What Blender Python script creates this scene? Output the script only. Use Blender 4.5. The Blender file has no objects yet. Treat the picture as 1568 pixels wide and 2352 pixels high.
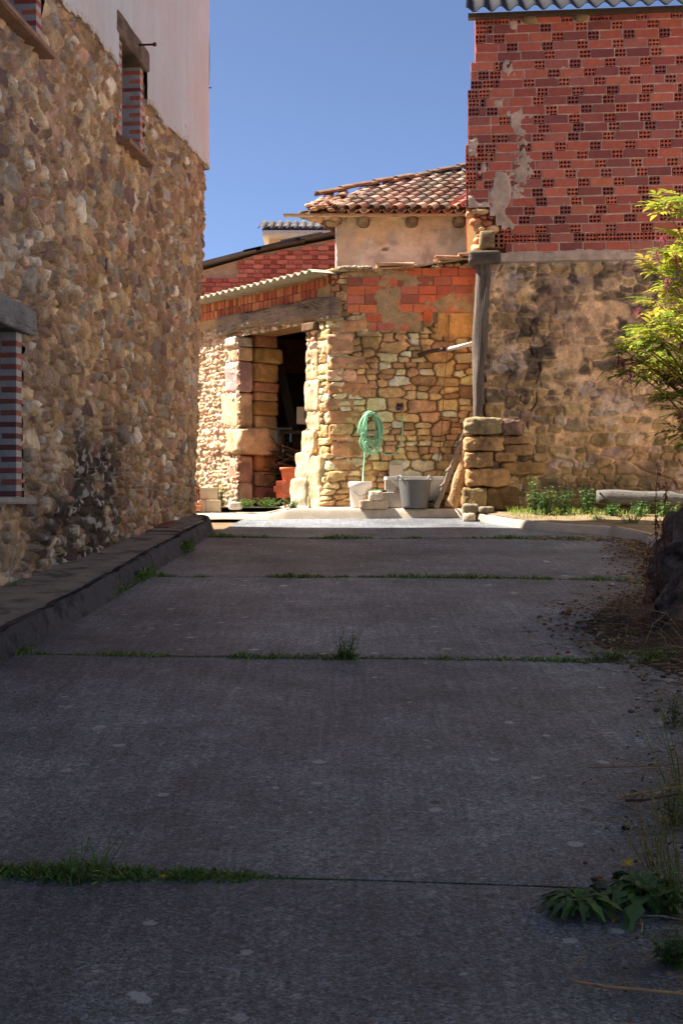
import bpy, math, random
import numpy as np
from mathutils import Vector, Matrix
R = math.radians
random.seed(7)
C = bpy.context.scene.collection
S = bpy.context.scene

# ------------------------------------------------------------------ camera, sky, sun, exposure
F = 3000.0; EYE = 1.55; SL = 0.0767           # focal length in px of a 1568 px wide picture, eye height, road slope
cam = bpy.data.cameras.new('camera'); camo = bpy.data.objects.new('camera', cam); C.objects.link(camo)
camo.location = (0, 0, EYE); camo.rotation_euler = (R(90), 0, 0)
cam.sensor_fit = 'HORIZONTAL'; cam.sensor_width = 24; cam.lens = 24 * F / 1568; cam.shift_y = -8 / 1568
cam.clip_start = 0.05; cam.clip_end = 3000
S.camera = camo
SUN_EL = 52; TOSUN = Vector((-0.985, 0.165, 0)).normalized()
w = bpy.data.worlds.new('World'); S.world = w; w.use_nodes = True
nt = w.node_tree; nt.nodes.clear()
sky = nt.nodes.new('ShaderNodeTexSky'); sky.sky_type = 'NISHITA'; sky.sun_disc = False
sky.sun_elevation = R(SUN_EL); sky.sun_rotation = math.atan2(TOSUN.x, TOSUN.y)
sky.altitude = 500; sky.air_density = 0.42; sky.dust_density = 1.2; sky.ozone_density = 3.0
bg = nt.nodes.new('ShaderNodeBackground'); bg.inputs[1].default_value = 0.076
wo = nt.nodes.new('ShaderNodeOutputWorld')
nt.links.new(sky.outputs[0], bg.inputs[0]); nt.links.new(bg.outputs[0], wo.inputs[0])
sun = bpy.data.lights.new('sun', 'SUN'); sun.energy = 5.0; sun.angle = R(0.5); sun.color = (1, .92, .83)
suno = bpy.data.objects.new('sun', sun); C.objects.link(suno)
d = -(TOSUN * math.cos(R(SUN_EL)) + Vector((0, 0, math.sin(R(SUN_EL)))))
suno.rotation_euler = d.to_track_quat('-Z', 'Y').to_euler()
S.view_settings.view_transform = 'Standard'; S.view_settings.look = 'None'
S.view_settings.exposure = 1.72; S.view_settings.gamma = 1
S.view_settings.use_white_balance = True; S.view_settings.white_balance_temperature = 6500; S.view_settings.white_balance_tint = 10

# ------------------------------------------------------------------ helpers
def lin(c):
    c = c / 255.0
    return c / 12.92 if c <= 0.04045 else ((c + 0.055) / 1.055) ** 2.4
def s(r, g, b): return (lin(r), lin(g), lin(b))
def P(x, y, Y): return Vector(((x - 784) / F * Y, Y, EYE - (y - 1168) / F * Y))
def G(Y): return SL * min(max(Y, -40), 18.3) + 0.05 * min(max(Y - 18.3, 0), 2)
def hsh(i, j, k):
    i = np.asarray(i).astype(np.int64); j = np.asarray(j).astype(np.int64); k = np.asarray(k).astype(np.int64)
    n = (i * 73856093) ^ (j * 19349663) ^ (k * 83492791)
    n = (n ^ (n >> 13)) * 1274126177 & 0xffffffff
    n = (n ^ (n >> 16)) * 2246822519 & 0xffffffff
    n = n ^ (n >> 15)
    return (n & 0xffffff) / float(0x1000000)
def vn(x, y, k=0):
    xi = np.floor(x); yi = np.floor(y); fx = x - xi; fy = y - yi
    fx = fx * fx * (3 - 2 * fx); fy = fy * fy * (3 - 2 * fy)
    a = hsh(xi, yi, k); b = hsh(xi + 1, yi, k); c = hsh(xi, yi + 1, k); e = hsh(xi + 1, yi + 1, k)
    return (a * (1 - fx) + b * fx) * (1 - fy) + (c * (1 - fx) + e * fx) * fy
def fbm(x, y, k=0, o=4):
    r = 0; a = .5; t = 0
    for i in range(o):
        r = r + a * vn(x * 2 ** i, y * 2 ** i, k + i * 17); t += a; a *= .5
    return r / t
def vn3(x, y, z, k=0):
    zi = np.floor(z); f = z - zi; f = f * f * (3 - 2 * f)
    a = np.array([0.0])
    xi = np.floor(x); yi = np.floor(y); fx = x - xi; fy = y - yi
    fx = fx * fx * (3 - 2 * fx); fy = fy * fy * (3 - 2 * fy)
    def L(zz):
        h = lambda i, j: hsh(i + zz * 157, j + zz * 311, k)
        return (h(xi, yi) * (1 - fx) + h(xi + 1, yi) * fx) * (1 - fy) + (h(xi, yi + 1) * (1 - fx) + h(xi + 1, yi + 1) * fx) * fy
    return L(zi) * (1 - f) + L(zi + 1) * f
def sst(a, b, x):
    t = np.clip((x - a) / (b - a), 0, 1); return t * t * (3 - 2 * t)

def tag(o, label=None, cat=None, group=None, kind=None):
    if label: o['label'] = label
    if cat: o['category'] = cat
    if group: o['group'] = group
    if kind: o['kind'] = kind
    return o
def thing(name, loc, label, cat, group=None, rz=0):
    o = bpy.data.objects.new(name, None); C.objects.link(o); o.location = loc; o.rotation_euler = (0, 0, rz)
    o.empty_display_size = .1
    return tag(o, label, cat, group)
def link(name, me, mat, parent=None):
    o = bpy.data.objects.new(name, me); C.objects.link(o)
    me.materials.append(mat)
    if parent is not None:
        o.parent = parent
        top = parent
        loc = Vector(parent.location)
        while top.parent is not None:
            top = top.parent; loc += Vector(top.location)
        me.transform(Matrix.Translation(-loc)); me.update()
    return o

class MB:                                       # collects shapes for ONE mesh object, world coordinates
    def __init__(m): m.v = []; m.f = []; m.c = []; m.sm = []
    def add(m, vs, fs, col=(.5, .5, .5), smooth=False):
        n = len(m.v)
        m.v += [tuple(p) for p in vs]
        if len(col) == 3 and not hasattr(col[0], '__len__'): m.c += [col] * len(vs)
        else: m.c += list(col)
        m.f += [tuple(i + n for i in f) for f in fs]; m.sm += [smooth] * len(fs)
    def box(m, c, sz, col=(.5, .5, .5), ax=None, j=0, bev=0.0):
        c = Vector(c); U, V, W = ax if ax else (Vector((1, 0, 0)), Vector((0, 1, 0)), Vector((0, 0, 1)))
        a, b, e = sz[0] / 2, sz[1] / 2, sz[2] / 2
        rj = lambda: random.uniform(-j, j)
        if bev <= 0:
            vs = [c + U * (x * a + rj()) + V * (y * b + rj()) + W * (z * e + rj()) for z in (-1, 1) for x, y in ((-1, -1), (1, -1), (1, 1), (-1, 1))]
            m.add(vs, [(0, 3, 2, 1), (4, 5, 6, 7), (0, 1, 5, 4), (1, 2, 6, 5), (2, 3, 7, 6), (3, 0, 4, 7)], col)
        else:
            q = bev; vs = []
            for z, k in ((-e, 1), (-e + q, 0), (e - q, 0), (e, 1)):
                i = q if k else 0
                for x, y in ((-a + i, -b + i + q), (-a + i + q, -b + i), (a - i - q, -b + i), (a - i, -b + i + q), (a - i, b - i - q), (a - i - q, b - i), (-a + i + q, b - i), (-a + i, b - i - q)):
                    vs.append(c + U * (x + rj()) + V * (y + rj()) + W * (z + rj()))
            fs = [tuple(range(7, -1, -1)), tuple(range(24, 32))]
            for l in range(3):
                for k in range(8): fs.append((l * 8 + k, l * 8 + (k + 1) % 8, l * 8 + 8 + (k + 1) % 8, l * 8 + 8 + k))
            m.add(vs, fs, col)
    def tube(m, pts, r, n=8, col=(.5, .5, .5), cap=True, smooth=True):
        pts = [Vector(p) for p in pts]
        if not hasattr(r, '__len__'): r = [r] * len(pts)
        t0 = (pts[1] - pts[0]).normalized()
        up = Vector((0, 0, 1)) if abs(t0.z) < .9 else Vector((1, 0, 0))
        x = t0.cross(up).normalized()
        vs = []
        for i, p in enumerate(pts):
            t = (pts[min(i + 1, len(pts) - 1)] - pts[max(i - 1, 0)]).normalized()
            x = (x - t * x.dot(t)).normalized(); y = t.cross(x)
            for k in range(n):
                a = 2 * math.pi * k / n; vs.append(p + (x * math.cos(a) + y * math.sin(a)) * r[i])
        fs = [(i * n + k, i * n + (k + 1) % n, (i + 1) * n + (k + 1) % n, (i + 1) * n + k) for i in range(len(pts) - 1) for k in range(n)]
        if cap: fs += [tuple(range(n - 1, -1, -1)), tuple(range((len(pts) - 1) * n, len(pts) * n))]
        m.add(vs, fs, col, smooth)
    def lathe(m, c, prof, n=28, col=(.5, .5, .5), sx=1, sy=1, rz=0, smooth=True, wob=0):
        vs = []
        for r, z in prof:
            for k in range(n):
                a = 2 * math.pi * k / n
                x, y = r * sx * math.cos(a), r * sy * math.sin(a)
                vs.append((c[0] + x * math.cos(rz) - y * math.sin(rz), c[1] + x * math.sin(rz) + y * math.cos(rz), c[2] + z + wob * math.sin(2 * a)))
        fs = [(i * n + k, i * n + (k + 1) % n, (i + 1) * n + (k + 1) % n, (i + 1) * n + k) for i in range(len(prof) - 1) for k in range(n)]
        m.add(vs, fs, col, smooth)
    def stone(m, c, sz, col, ax=None, seed=0, n=7, rough=.12, rnd=.35, fr=2.5):
        """a worn block: a cube grid rounded at its edges and displaced by 3-D noise"""
        U, V, W = ax if ax else (Vector((1, 0, 0)), Vector((0, 1, 0)), Vector((0, 0, 1)))
        g = np.linspace(-1, 1, n + 1); vs = []; idx = {}; fs = []
        def vid(i, j, k):
            if (i, j, k) not in idx: idx[(i, j, k)] = len(vs); vs.append((g[i], g[j], g[k]))
            return idx[(i, j, k)]
        for a in range(n):
            for b in range(n):
                fs.append((vid(a, b, 0), vid(a, b + 1, 0), vid(a + 1, b + 1, 0), vid(a + 1, b, 0)))
                fs.append((vid(a, b, n), vid(a + 1, b, n), vid(a + 1, b + 1, n), vid(a, b + 1, n)))
                fs.append((vid(a, 0, b), vid(a + 1, 0, b), vid(a + 1, 0, b + 1), vid(a, 0, b + 1)))
                fs.append((vid(a, n, b), vid(a, n, b + 1), vid(a + 1, n, b + 1), vid(a + 1, n, b)))
                fs.append((vid(0, a, b), vid(0, a, b + 1), vid(0, a + 1, b + 1), vid(0, a + 1, b)))
                fs.append((vid(n, a, b), vid(n, a + 1, b), vid(n, a + 1, b + 1), vid(n, a, b + 1)))
        p = np.array(vs); q = max(14.0 - rnd * 60, 2.4)
        nrm = (np.abs(p) ** q).sum(1) ** (1 / q)
        p = p / nrm[:, None]
        half = np.array([sz[0] / 2, sz[1] / 2, sz[2] / 2]); md = half.min()
        p = p * half
        sc = fr / (2 * md)
        nn = np.linalg.norm(p, axis=1)[:, None] + 1e-9
        dsp = (vn3(p[:, 0] * sc + seed, p[:, 1] * sc, p[:, 2] * sc, seed) - .5) * 1.3 + (vn3(p[:, 0] * sc * 2.5 + seed, p[:, 1] * sc * 2.5, p[:, 2] * sc * 2.5, seed + 3) - .5) * .6
        p = p + p / nn * (dsp * rough * 2 * md)[:, None]
        mt = vn3(p[:, 0] * 9 + seed, p[:, 1] * 9, p[:, 2] * 9, seed + 9)
        M = np.array([list(U), list(V), list(W)])
        q2 = p @ M + np.array(c)
        mt2 = sst(.52, .66, vn3(p[:, 0] * 5 + seed, p[:, 1] * 5, p[:, 2] * 6, seed + 19))
        cc = np.array(col)[None, :] * ((.78 + .44 * mt) * (1 - .34 * mt2))[:, None]
        m.add([tuple(x) for x in q2], fs, [tuple(x) for x in cc], True)
    def leaf(m, p, dirv, up, L, W, col, n=3, droop=.2, fold=.15):
        """a pointed leaf blade: a strip of 2 x n faces folded along the midrib"""
        dirv = Vector(dirv).normalized(); side = dirv.cross(Vector(up))
        if side.length < 1e-4: side = Vector((1, 0, 0))
        side.normalize(); nr = side.cross(dirv).normalized()
        vs = []
        for i in range(n + 1):
            t = i / n; c = Vector(p) + dirv * (L * t) - Vector((0, 0, 1)) * (droop * L * t * t)
            wd = W * .5 * math.sin(math.pi * min(1, (t * .93 + .05)) ** .8)
            vs += [c - side * wd + nr * (fold * wd), c, c + side * wd + nr * (fold * wd)]
        fs = []
        for i in range(n):
            a = i * 3; fs += [(a, a + 1, a + 4, a + 3), (a + 1, a + 2, a + 5, a + 4)]
        m.add(vs, fs, col, True)
    def blade(m, p, dirv, L, W, col, bend=.4):
        dirv = Vector(dirv).normalized(); side = dirv.cross(Vector((random.uniform(-1, 1), random.uniform(-1, 1), .2))).normalized()
        h = Vector((dirv.x, dirv.y, 0)); p = Vector(p)
        a = p + dirv * L * .5; b = p + dirv * L * .9 + h * L * bend - Vector((0, 0, L * bend * .4))
        m.add([p - side * W / 2, p + side * W / 2, a + side * W * .4, a - side * W * .4, b], [(0, 1, 2, 3), (3, 2, 4)], col, True)
    def build(m, name, mat, parent=None):
        me = bpy.data.meshes.new(name)
        me.from_pydata([tuple(v) for v in m.v], [], m.f)
        ca = me.color_attributes.new('Col', 'FLOAT_COLOR', 'POINT')
        a = np.ones((len(m.v), 4), dtype=np.float32); a[:, :3] = np.array(m.c, dtype=np.float32).reshape(-1, 3)
        ca.data.foreach_set('color', a.ravel())
        me.polygons.foreach_set('use_smooth', m.sm)
        me.update()
        return link(name, me, mat, parent)

def gridmesh(name, pos, col, mask, mat, parent=None, smooth=True):
    """pos (nv,nu,3), col (nv,nu,3), mask (nv-1,nu-1) True = keep the face"""
    nv, nu = pos.shape[:2]
    idx = np.arange(nv * nu).reshape(nv, nu)
    q = np.stack([idx[:-1, :-1], idx[:-1, 1:], idx[1:, 1:], idx[1:, :-1]], -1)
    q = q[mask] if mask is not None else q.reshape(-1, 4)
    used = np.unique(q); rm = np.full(nv * nu, -1); rm[used] = np.arange(len(used)); q = rm[q]
    v = pos.reshape(-1, 3)[used]; c = col.reshape(-1, 3)[used]
    me = bpy.data.meshes.new(name)
    me.vertices.add(len(v)); me.vertices.foreach_set('co', v.astype(np.float32).ravel())
    me.loops.add(q.size); me.loops.foreach_set('vertex_index', q.astype(np.int32).ravel())
    me.polygons.add(len(q)); me.polygons.foreach_set('loop_start', (np.arange(len(q)) * 4).astype(np.int32))
    me.polygons.foreach_set('use_smooth', np.full(len(q), smooth))
    ca = me.color_attributes.new('Col', 'FLOAT_COLOR', 'POINT')
    a = np.ones((len(v), 4), dtype=np.float32); a[:, :3] = c; ca.data.foreach_set('color', a.ravel())
    me.update(calc_edges=True); me.validate()
    return link(name, me, mat, parent)

def rubble(u, v, a, b, k, sub=.35, p=2.6, warp=.22, merge=0.0):
    """irregular stones: nearest of jittered seeds, some cells split in four. Returns edge distance, stone id hash, local offsets"""
    uu = u + warp * a * (fbm(u / a * 1.3, v / b * 1.3, k + 5, 3) - .5) * 2
    vv = v + warp * b * (fbm(u / a * 1.3, v / b * 1.3, k + 6, 3) - .5) * 2
    cj = np.floor(vv / b); ci = np.floor(uu / a)
    F1 = np.full(u.shape, 9.0); F2 = np.full(u.shape, 9.0)
    ID = np.zeros(u.shape); DU = np.zeros(u.shape); DV = np.zeros(u.shape)
    for dj in (-1, 0, 1):
        jj = cj + dj; off = hsh(jj, 0, k + 1) * a
        cio = np.floor((uu - off) / a)
        for di in (-1, 0, 1):
            ii = cio + di; r = hsh(ii, jj, k + 2)
            for q in range(4):
                split = r < sub
                ex = split if q else np.ones_like(split)
                qx = np.where(split, (q % 2) * .5 + .25, .5); qy = np.where(split, (q // 2) * .5 + .25, .5)
                jr = np.where(split, .26, .5)
                sx = (ii + qx + (hsh(ii, jj, k + 11 + q) - .5) * jr) * a + off
                sy = (jj + qy + (hsh(ii, jj, k + 21 + q) - .5) * jr * .8) * b
                wgt = np.where(split, 1.0, .72 + .35 * (hsh(ii, jj, k + 31) - .5)); an = .75 + .5 * hsh(ii, jj, k + 41 + q)
                du = uu - sx; dv = vv - sy
                dd = ((np.abs(du) / a * an) ** p + (np.abs(dv) / b / an) ** p) ** (1 / p) * wgt
                dd = np.where(ex, dd, 9.0)
                better = dd < F1
                F2 = np.where(better, F1, np.minimum(F2, dd))
                ID = np.where(better, (ii * 7.13 + jj * 131.7 + q * 1009.3) % 99991, ID)
                DU = np.where(better, du, DU); DV = np.where(better, dv, DV)
                F1 = np.where(better, dd, F1)
    return F2 - F1, np.floor(ID * 8), DU, DV

def pal_pick(r, pal):
    pal = np.array(pal); i = np.clip((r * len(pal)).astype(int), 0, len(pal) - 1); return pal[i]

def path_eval(path, sarr, rad=.06):
    """position and outward (right-hand) normal along a polyline"""
    pts = [np.array(p, float) for p in path]
    seg = [np.linalg.norm(pts[i + 1] - pts[i]) for i in range(len(pts) - 1)]; cum = np.concatenate([[0], np.cumsum(seg)])
    x = np.interp(sarr, cum, [p[0] for p in pts]); y = np.interp(sarr, cum, [p[1] for p in pts])
    def nrm(t):
        i = np.clip(np.searchsorted(cum, t, side='right') - 1, 0, len(seg) - 1)
        dx = np.array([(pts[j + 1] - pts[j])[0] / seg[j] for j in range(len(seg))])[i]
        dy = np.array([(pts[j + 1] - pts[j])[1] / seg[j] for j in range(len(seg))])[i]
        return dy, -dx
    n = [nrm(np.clip(sarr + o, 0, cum[-1] - 1e-6)) for o in (-rad, -rad / 2, 0, rad / 2, rad)]
    nx = sum(a for a, b in n); ny = sum(b for a, b in n); l = np.hypot(nx, ny)
    return x, y, nx / l, ny / l, cum
def wall_sheet(name, path, z0, z1, step, fn, mat, parent, maskfn=None, stepv=None, zoff=0, lean=None):
    tot = sum(math.dist(path[i], path[i + 1]) for i in range(len(path) - 1))
    us = np.linspace(0, tot, max(2, int(tot / step)) + 1); vs = np.linspace(z0, z1, max(2, int((z1 - z0) / (stepv or step))) + 1)
    U, V = np.meshgrid(us, vs)
    H, COL = fn(U, V)
    x, y, nx, ny, cum = path_eval(path, us)
    pos = np.zeros(U.shape + (3,))
    pos[..., 0] = x[None, :] + nx[None, :] * H; pos[..., 1] = y[None, :] + ny[None, :] * H; pos[..., 2] = V
    if lean is not None: pos = lean(pos, U, V)
    m = None
    if maskfn is not None:
        uc = (U[:-1, :-1] + U[1:, 1:]) / 2; vc = (V[:-1, :-1] + V[1:, 1:]) / 2; m = maskfn(uc, vc)
    return gridmesh(name, pos, COL, m, mat, parent)

# ------------------------------------------------------------------ materials
def mat(name, base=None, rough=.9, spec=.25, n1=(6, .25), n2=(40, .2), bump=.25, bscale=60, bdist=.004, metal=0, tint=None, trans=0, extra=None):
    m = bpy.data.materials.new(name); m.use_nodes = True; N = m.node_tree; N.nodes.clear(); L = N.links.new
    out = N.nodes.new('ShaderNodeOutputMaterial'); b = N.nodes.new('ShaderNodeBsdfPrincipled')
    b.inputs['Roughness'].default_value = rough; b.inputs['Specular IOR Level'].default_value = spec; b.inputs['Metallic'].default_value = metal
    tc = N.nodes.new('ShaderNodeTexCoord')
    at = N.nodes.new('ShaderNodeAttribute'); at.attribute_name = 'Col'
    cur = at.outputs['Color']
    if base is not None:
        rgb = N.nodes.new('ShaderNodeRGB'); rgb.outputs[0].default_value = (*base, 1); cur = rgb.outputs[0]
    for sc, amt in (n1, n2):
        if amt <= 0: continue
        t = N.nodes.new('ShaderNodeTexNoise'); t.inputs['Scale'].default_value = sc; t.inputs['Detail'].default_value = 5; t.inputs['Roughness'].default_value = .6
        L(tc.outputs['Object'], t.inputs['Vector'])
        r = N.nodes.new('ShaderNodeMapRange'); r.inputs[1].default_value = .3; r.inputs[2].default_value = .7; r.inputs[3].default_value = 1 - amt; r.inputs[4].default_value = 1 + amt
        L(t.outputs['Fac'], r.inputs[0])
        x = N.nodes.new('ShaderNodeVectorMath'); x.operation = 'SCALE'; L(cur, x.inputs[0]); L(r.outputs[0], x.inputs['Scale']); cur = x.outputs[0]
    if extra: cur = extra(N, L, tc, cur, b)
    L(cur, b.inputs['Base Color'])
    if bump > 0:
        t = N.nodes.new('ShaderNodeTexNoise'); t.inputs['Scale'].default_value = bscale; t.inputs['Detail'].default_value = 6; t.inputs['Roughness'].default_value = .65
        L(tc.outputs['Object'], t.inputs['Vector'])
        bp = N.nodes.new('ShaderNodeBump'); bp.inputs['Strength'].default_value = bump; bp.inputs['Distance'].default_value = bdist * 5
        L(t.outputs['Fac'], bp.inputs['Height']); L(bp.outputs[0], b.inputs['Normal'])
    if trans > 0:
        tr = N.nodes.new('ShaderNodeBsdfTranslucent'); L(cur, tr.inputs[0]); mx = N.nodes.new('ShaderNodeMixShader'); mx.inputs[0].default_value = trans
        L(b.outputs[0], mx.inputs[1]); L(tr.outputs[0], mx.inputs[2]); L(mx.outputs[0], out.inputs[0])
    else: L(b.outputs[0], out.inputs[0])
    return m
def mixc(N, L, fac, a, b):
    x = N.nodes.new('ShaderNodeMix'); x.data_type = 'RGBA'
    L(fac, x.inputs[0])
    if isinstance(a, tuple): x.inputs[6].default_value = (*a, 1)
    else: L(a, x.inputs[6])
    if isinstance(b, tuple): x.inputs[7].default_value = (*b, 1)
    else: L(b, x.inputs[7])
    return x.outputs[2]
def mr(N, L, v, a, b, c=0, e=1):
    r = N.nodes.new('ShaderNodeMapRange'); r.inputs[1].default_value = a; r.inputs[2].default_value = b; r.inputs[3].default_value = c; r.inputs[4].default_value = e
    r.clamp = True; L(v, r.inputs[0]); return r.outputs[0]
def noise(N, L, tc, sc, det=4, ro=.6, vec=None):
    t = N.nodes.new('ShaderNodeTexNoise'); t.inputs['Scale'].default_value = sc; t.inputs['Detail'].default_value = det; t.inputs['Roughness'].default_value = ro
    L(vec if vec else tc.outputs['Object'], t.inputs['Vector']); return t.outputs['Fac']
def concrete_extra(sc=1.0, amt=1.0):
    def f(N, L, tc, cur, b):
        def scale(cur, k):
            x = N.nodes.new('ShaderNodeVectorMath'); x.operation = 'SCALE'; L(cur, x.inputs[0]); L(k, x.inputs['Scale']); return x.outputs[0]
        # small stones of the aggregate, light, dark and reddish
        for vs, lo, hi in ((150, .50, 1.50), (75, .74, 1.26)):
            v = N.nodes.new('ShaderNodeTexVoronoi'); v.inputs['Scale'].default_value = vs * sc; L(tc.outputs['Object'], v.inputs['Vector'])
            sep = N.nodes.new('ShaderNodeSeparateColor'); L(v.outputs['Color'], sep.inputs[0])
            cur = scale(cur, mr(N, L, sep.outputs[0], 0, 1, lo, hi))
            cur = mixc(N, L, mr(N, L, sep.outputs[1], .94, .97, 0, .6), cur, s(160, 162, 164))
            cur = mixc(N, L, mr(N, L, sep.outputs[2], .93, .96, 0, .6), cur, s(104, 74, 66))
            cur = mixc(N, L, mr(N, L, sep.outputs[2], .06, .03, 0, .7), cur, s(44, 44, 48))
        # broad staining, wear and dirt
        cur = scale(cur, mr(N, L, noise(N, L, tc, 26, 5, .75), .32, .68, .66, 1.36))
        cur = scale(cur, mr(N, L, noise(N, L, tc, .55, 6, .70), .37, .63, .60, 1.42))
        cur = scale(cur, mr(N, L, noise(N, L, tc, 3.2, 6, .7), .3, .7, .74, 1.22))
        cur = mixc(N, L, mr(N, L, noise(N, L, tc, .8, 4, .6), .54, .68, 0, .18), cur, s(104, 88, 86))
        # brushed ribs
        for rot, sx, sy, lo in ((5.7, 44, 2.2, .80), (95.7, 30, 1.2, .88)):
            mp = N.nodes.new('ShaderNodeMapping'); mp.inputs['Scale'].default_value = (sx, sy, 1); mp.inputs['Rotation'].default_value = (0, 0, R(rot)); L(tc.outputs['Object'], mp.inputs[0])
            cur = scale(cur, mr(N, L, noise(N, L, tc, 1.0, 3, .6, mp.outputs[0]), .3, .7, lo, 2 - lo))
        for scl, rad, seed, cc, thr, al in ((2.3, .13, 0, s(200, 202, 202), .55, .85), (6.5, .22, 7, s(184, 186, 188), .64, .75), (14, .24, 3, s(160, 162, 164), .80, .5), (5.3, .16, 13, s(30, 28, 30), .74, .7)):
            mp = N.nodes.new('ShaderNodeMapping'); mp.inputs['Location'].default_value = (seed, seed * 2, 0); L(tc.outputs['Object'], mp.inputs[0])
            wn = N.nodes.new('ShaderNodeTexNoise'); wn.inputs['Scale'].default_value = scl * 6; wn.inputs['Detail'].default_value = 3; L(mp.outputs[0], wn.inputs['Vector'])
            ad = N.nodes.new('ShaderNodeVectorMath'); ad.operation = 'SCALE'; L(wn.outputs['Color'], ad.inputs[0]); ad.inputs['Scale'].default_value = .25 / scl
            a2 = N.nodes.new('ShaderNodeVectorMath'); a2.operation = 'ADD'; L(mp.outputs[0], a2.inputs[0]); L(ad.outputs[0], a2.inputs[1])
            vv = N.nodes.new('ShaderNodeTexVoronoi'); vv.inputs['Scale'].default_value = scl; L(a2.outputs[0], vv.inputs['Vector'])
            sp = N.nodes.new('ShaderNodeSeparateColor'); L(vv.outputs['Color'], sp.inputs[0])
            size = mr(N, L, sp.outputs[0], thr, 1, 0, rad)
            lt = N.nodes.new('ShaderNodeMath'); lt.operation = 'SUBTRACT'; L(size, lt.inputs[0]); L(vv.outputs['Distance'], lt.inputs[1])
            cur = mixc(N, L, mr(N, L, lt.outputs[0], 0, .02, 0, al), cur, cc)
        return cur
    return f
def lichen_extra(dark=s(40, 38, 36), light=None, sc=3.0, thr=(.56, .66), amt=.8, zr=None):
    def f(N, L, tc, cur, b):
        a = noise(N, L, tc, sc, 6, .7)
        fac = mr(N, L, a, thr[0], thr[1], 0, amt)
        if zr:
            sp = N.nodes.new('ShaderNodeSeparateXYZ'); L(tc.outputs['Object'], sp.inputs[0])
            k = mr(N, L, sp.outputs[2], zr[0], zr[1], 1, 0)
            mm = N.nodes.new('ShaderNodeMath'); mm.operation = 'MULTIPLY'; L(fac, mm.inputs[0]); L(k, mm.inputs[1]); fac = mm.outputs[0]
        cur = mixc(N, L, fac, cur, dark)
        if light:
            a = noise(N, L, tc, sc * 2.7, 5, .7); cur = mixc(N, L, mr(N, L, a, .64, .70, 0, .7), cur, light)
        return cur
    return f
def wood_extra(scale=(3, 3, 60), amt=.45, dark=s(45, 38, 32)):
    def f(N, L, tc, cur, b):
        mp = N.nodes.new('ShaderNodeMapping'); mp.inputs['Scale'].default_value = scale; L(tc.outputs['Object'], mp.inputs[0])
        a = noise(N, L, tc, 1, 6, .7, mp.outputs[0])
        return mixc(N, L, mr(N, L, a, .50, .68, 0, amt), cur, dark)
    return f
def stain_extra(N, L, tc, cur, b):
    mp = N.nodes.new('ShaderNodeMapping'); mp.inputs['Scale'].default_value = (4, 4, .35); L(tc.outputs['Object'], mp.inputs[0])
    a = noise(N, L, tc, 1.6, 5, .6, mp.outputs[0])
    cur = mixc(N, L, mr(N, L, a, .42, .72, 0, .35), cur, s(176, 178, 176))
    a = noise(N, L, tc, .7, 4, .6)
    return mixc(N, L, mr(N, L, a, .46, .66, 0, .45), cur, s(204, 182, 180))

M = {}
M['rubble'] = mat('rubble_stone', n1=(9, .22), n2=(45, .22), bump=.5, bscale=45, bdist=.006)
M['rubble_dark'] = mat('rubble_stone_mossy', n1=(9, .22), n2=(45, .22), bump=.5, bscale=45, bdist=.006, extra=lichen_extra(s(52, 50, 48), s(170, 165, 155), 2.2, (.50, .62), .85))
M['stone'] = mat('cut_stone', n1=(5, .18), n2=(30, .2), bump=.45, bscale=35, bdist=.006, extra=lichen_extra(s(92, 78, 58), None, 5, (.6, .7), .5))
M['brick'] = mat('brick_clay', n1=(14, .12), n2=(90, .12), bump=.2, bscale=120, bdist=.002)
M['mortar'] = mat('mortar', n1=(8, .15), n2=(60, .15), bump=.4, bscale=70, bdist=.004)
M['plaster'] = mat('pale_plaster', base=s(198, 204, 208), n1=(1.5, .06), n2=(20, .05), bump=.15, bscale=40, bdist=.002, extra=stain_extra)
M['oldplaster'] = mat('old_plaster', n1=(3, .15), n2=(25, .12), bump=.35, bscale=25, bdist=.006)
M['wood'] = mat('grey_wood', n1=(6, .2), n2=(50, .2), bump=.5, bscale=50, bdist=.004, extra=wood_extra((6, 6, 6), .6))
M['woodv'] = mat('upright_wood', n1=(6, .2), n2=(50, .2), bump=.5, bscale=50, bdist=.004, extra=wood_extra((45, 45, 1.6), .75))
M['woodb'] = mat('beam_wood', n1=(6, .2), n2=(50, .2), bump=.5, bscale=50, bdist=.004, extra=wood_extra((4, 4, 40), .75))
M['road'] = mat('road_concrete', base=s(110, 117, 122), rough=.56, spec=.6, n1=(5, .10), n2=(200, .28), bump=.9, bscale=90, bdist=.005, extra=concrete_extra())
M['pave'] = mat('pavement_concrete', base=s(132, 126, 114), rough=.9, n1=(5, .2), n2=(200, .2), bump=.6, bscale=90, bdist=.004, extra=lichen_extra(s(40, 40, 38), s(150, 148, 140), 4, (.5, .62), .6))
M['palepave'] = mat('pale_pavement', base=s(170, 158, 142), rough=.9, n1=(5, .12), n2=(120, .15), bump=.4, bscale=90, bdist=.003)
M['kerb'] = mat('kerb_concrete', n1=(5, .18), n2=(120, .18), bump=.5, bscale=80, bdist=.004)
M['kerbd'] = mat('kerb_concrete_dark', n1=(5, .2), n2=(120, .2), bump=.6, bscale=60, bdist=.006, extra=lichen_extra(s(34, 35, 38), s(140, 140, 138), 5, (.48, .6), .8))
M['soil'] = mat('soil', n1=(4, .3), n2=(60, .35), bump=.8, bscale=50, bdist=.01)
M['tile'] = mat('roof_tile', n1=(7, .3), n2=(40, .25), bump=.3, bscale=60, bdist=.003, extra=lichen_extra(s(70, 62, 52), s(190, 175, 140), 4, (.56, .66), .6))
M['fibre'] = mat('fibre_cement', n1=(4, .15), n2=(60, .12), bump=.3, bscale=70, bdist=.002, extra=lichen_extra(s(90, 85, 70), None, 3, (.55, .7), .4))
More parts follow.
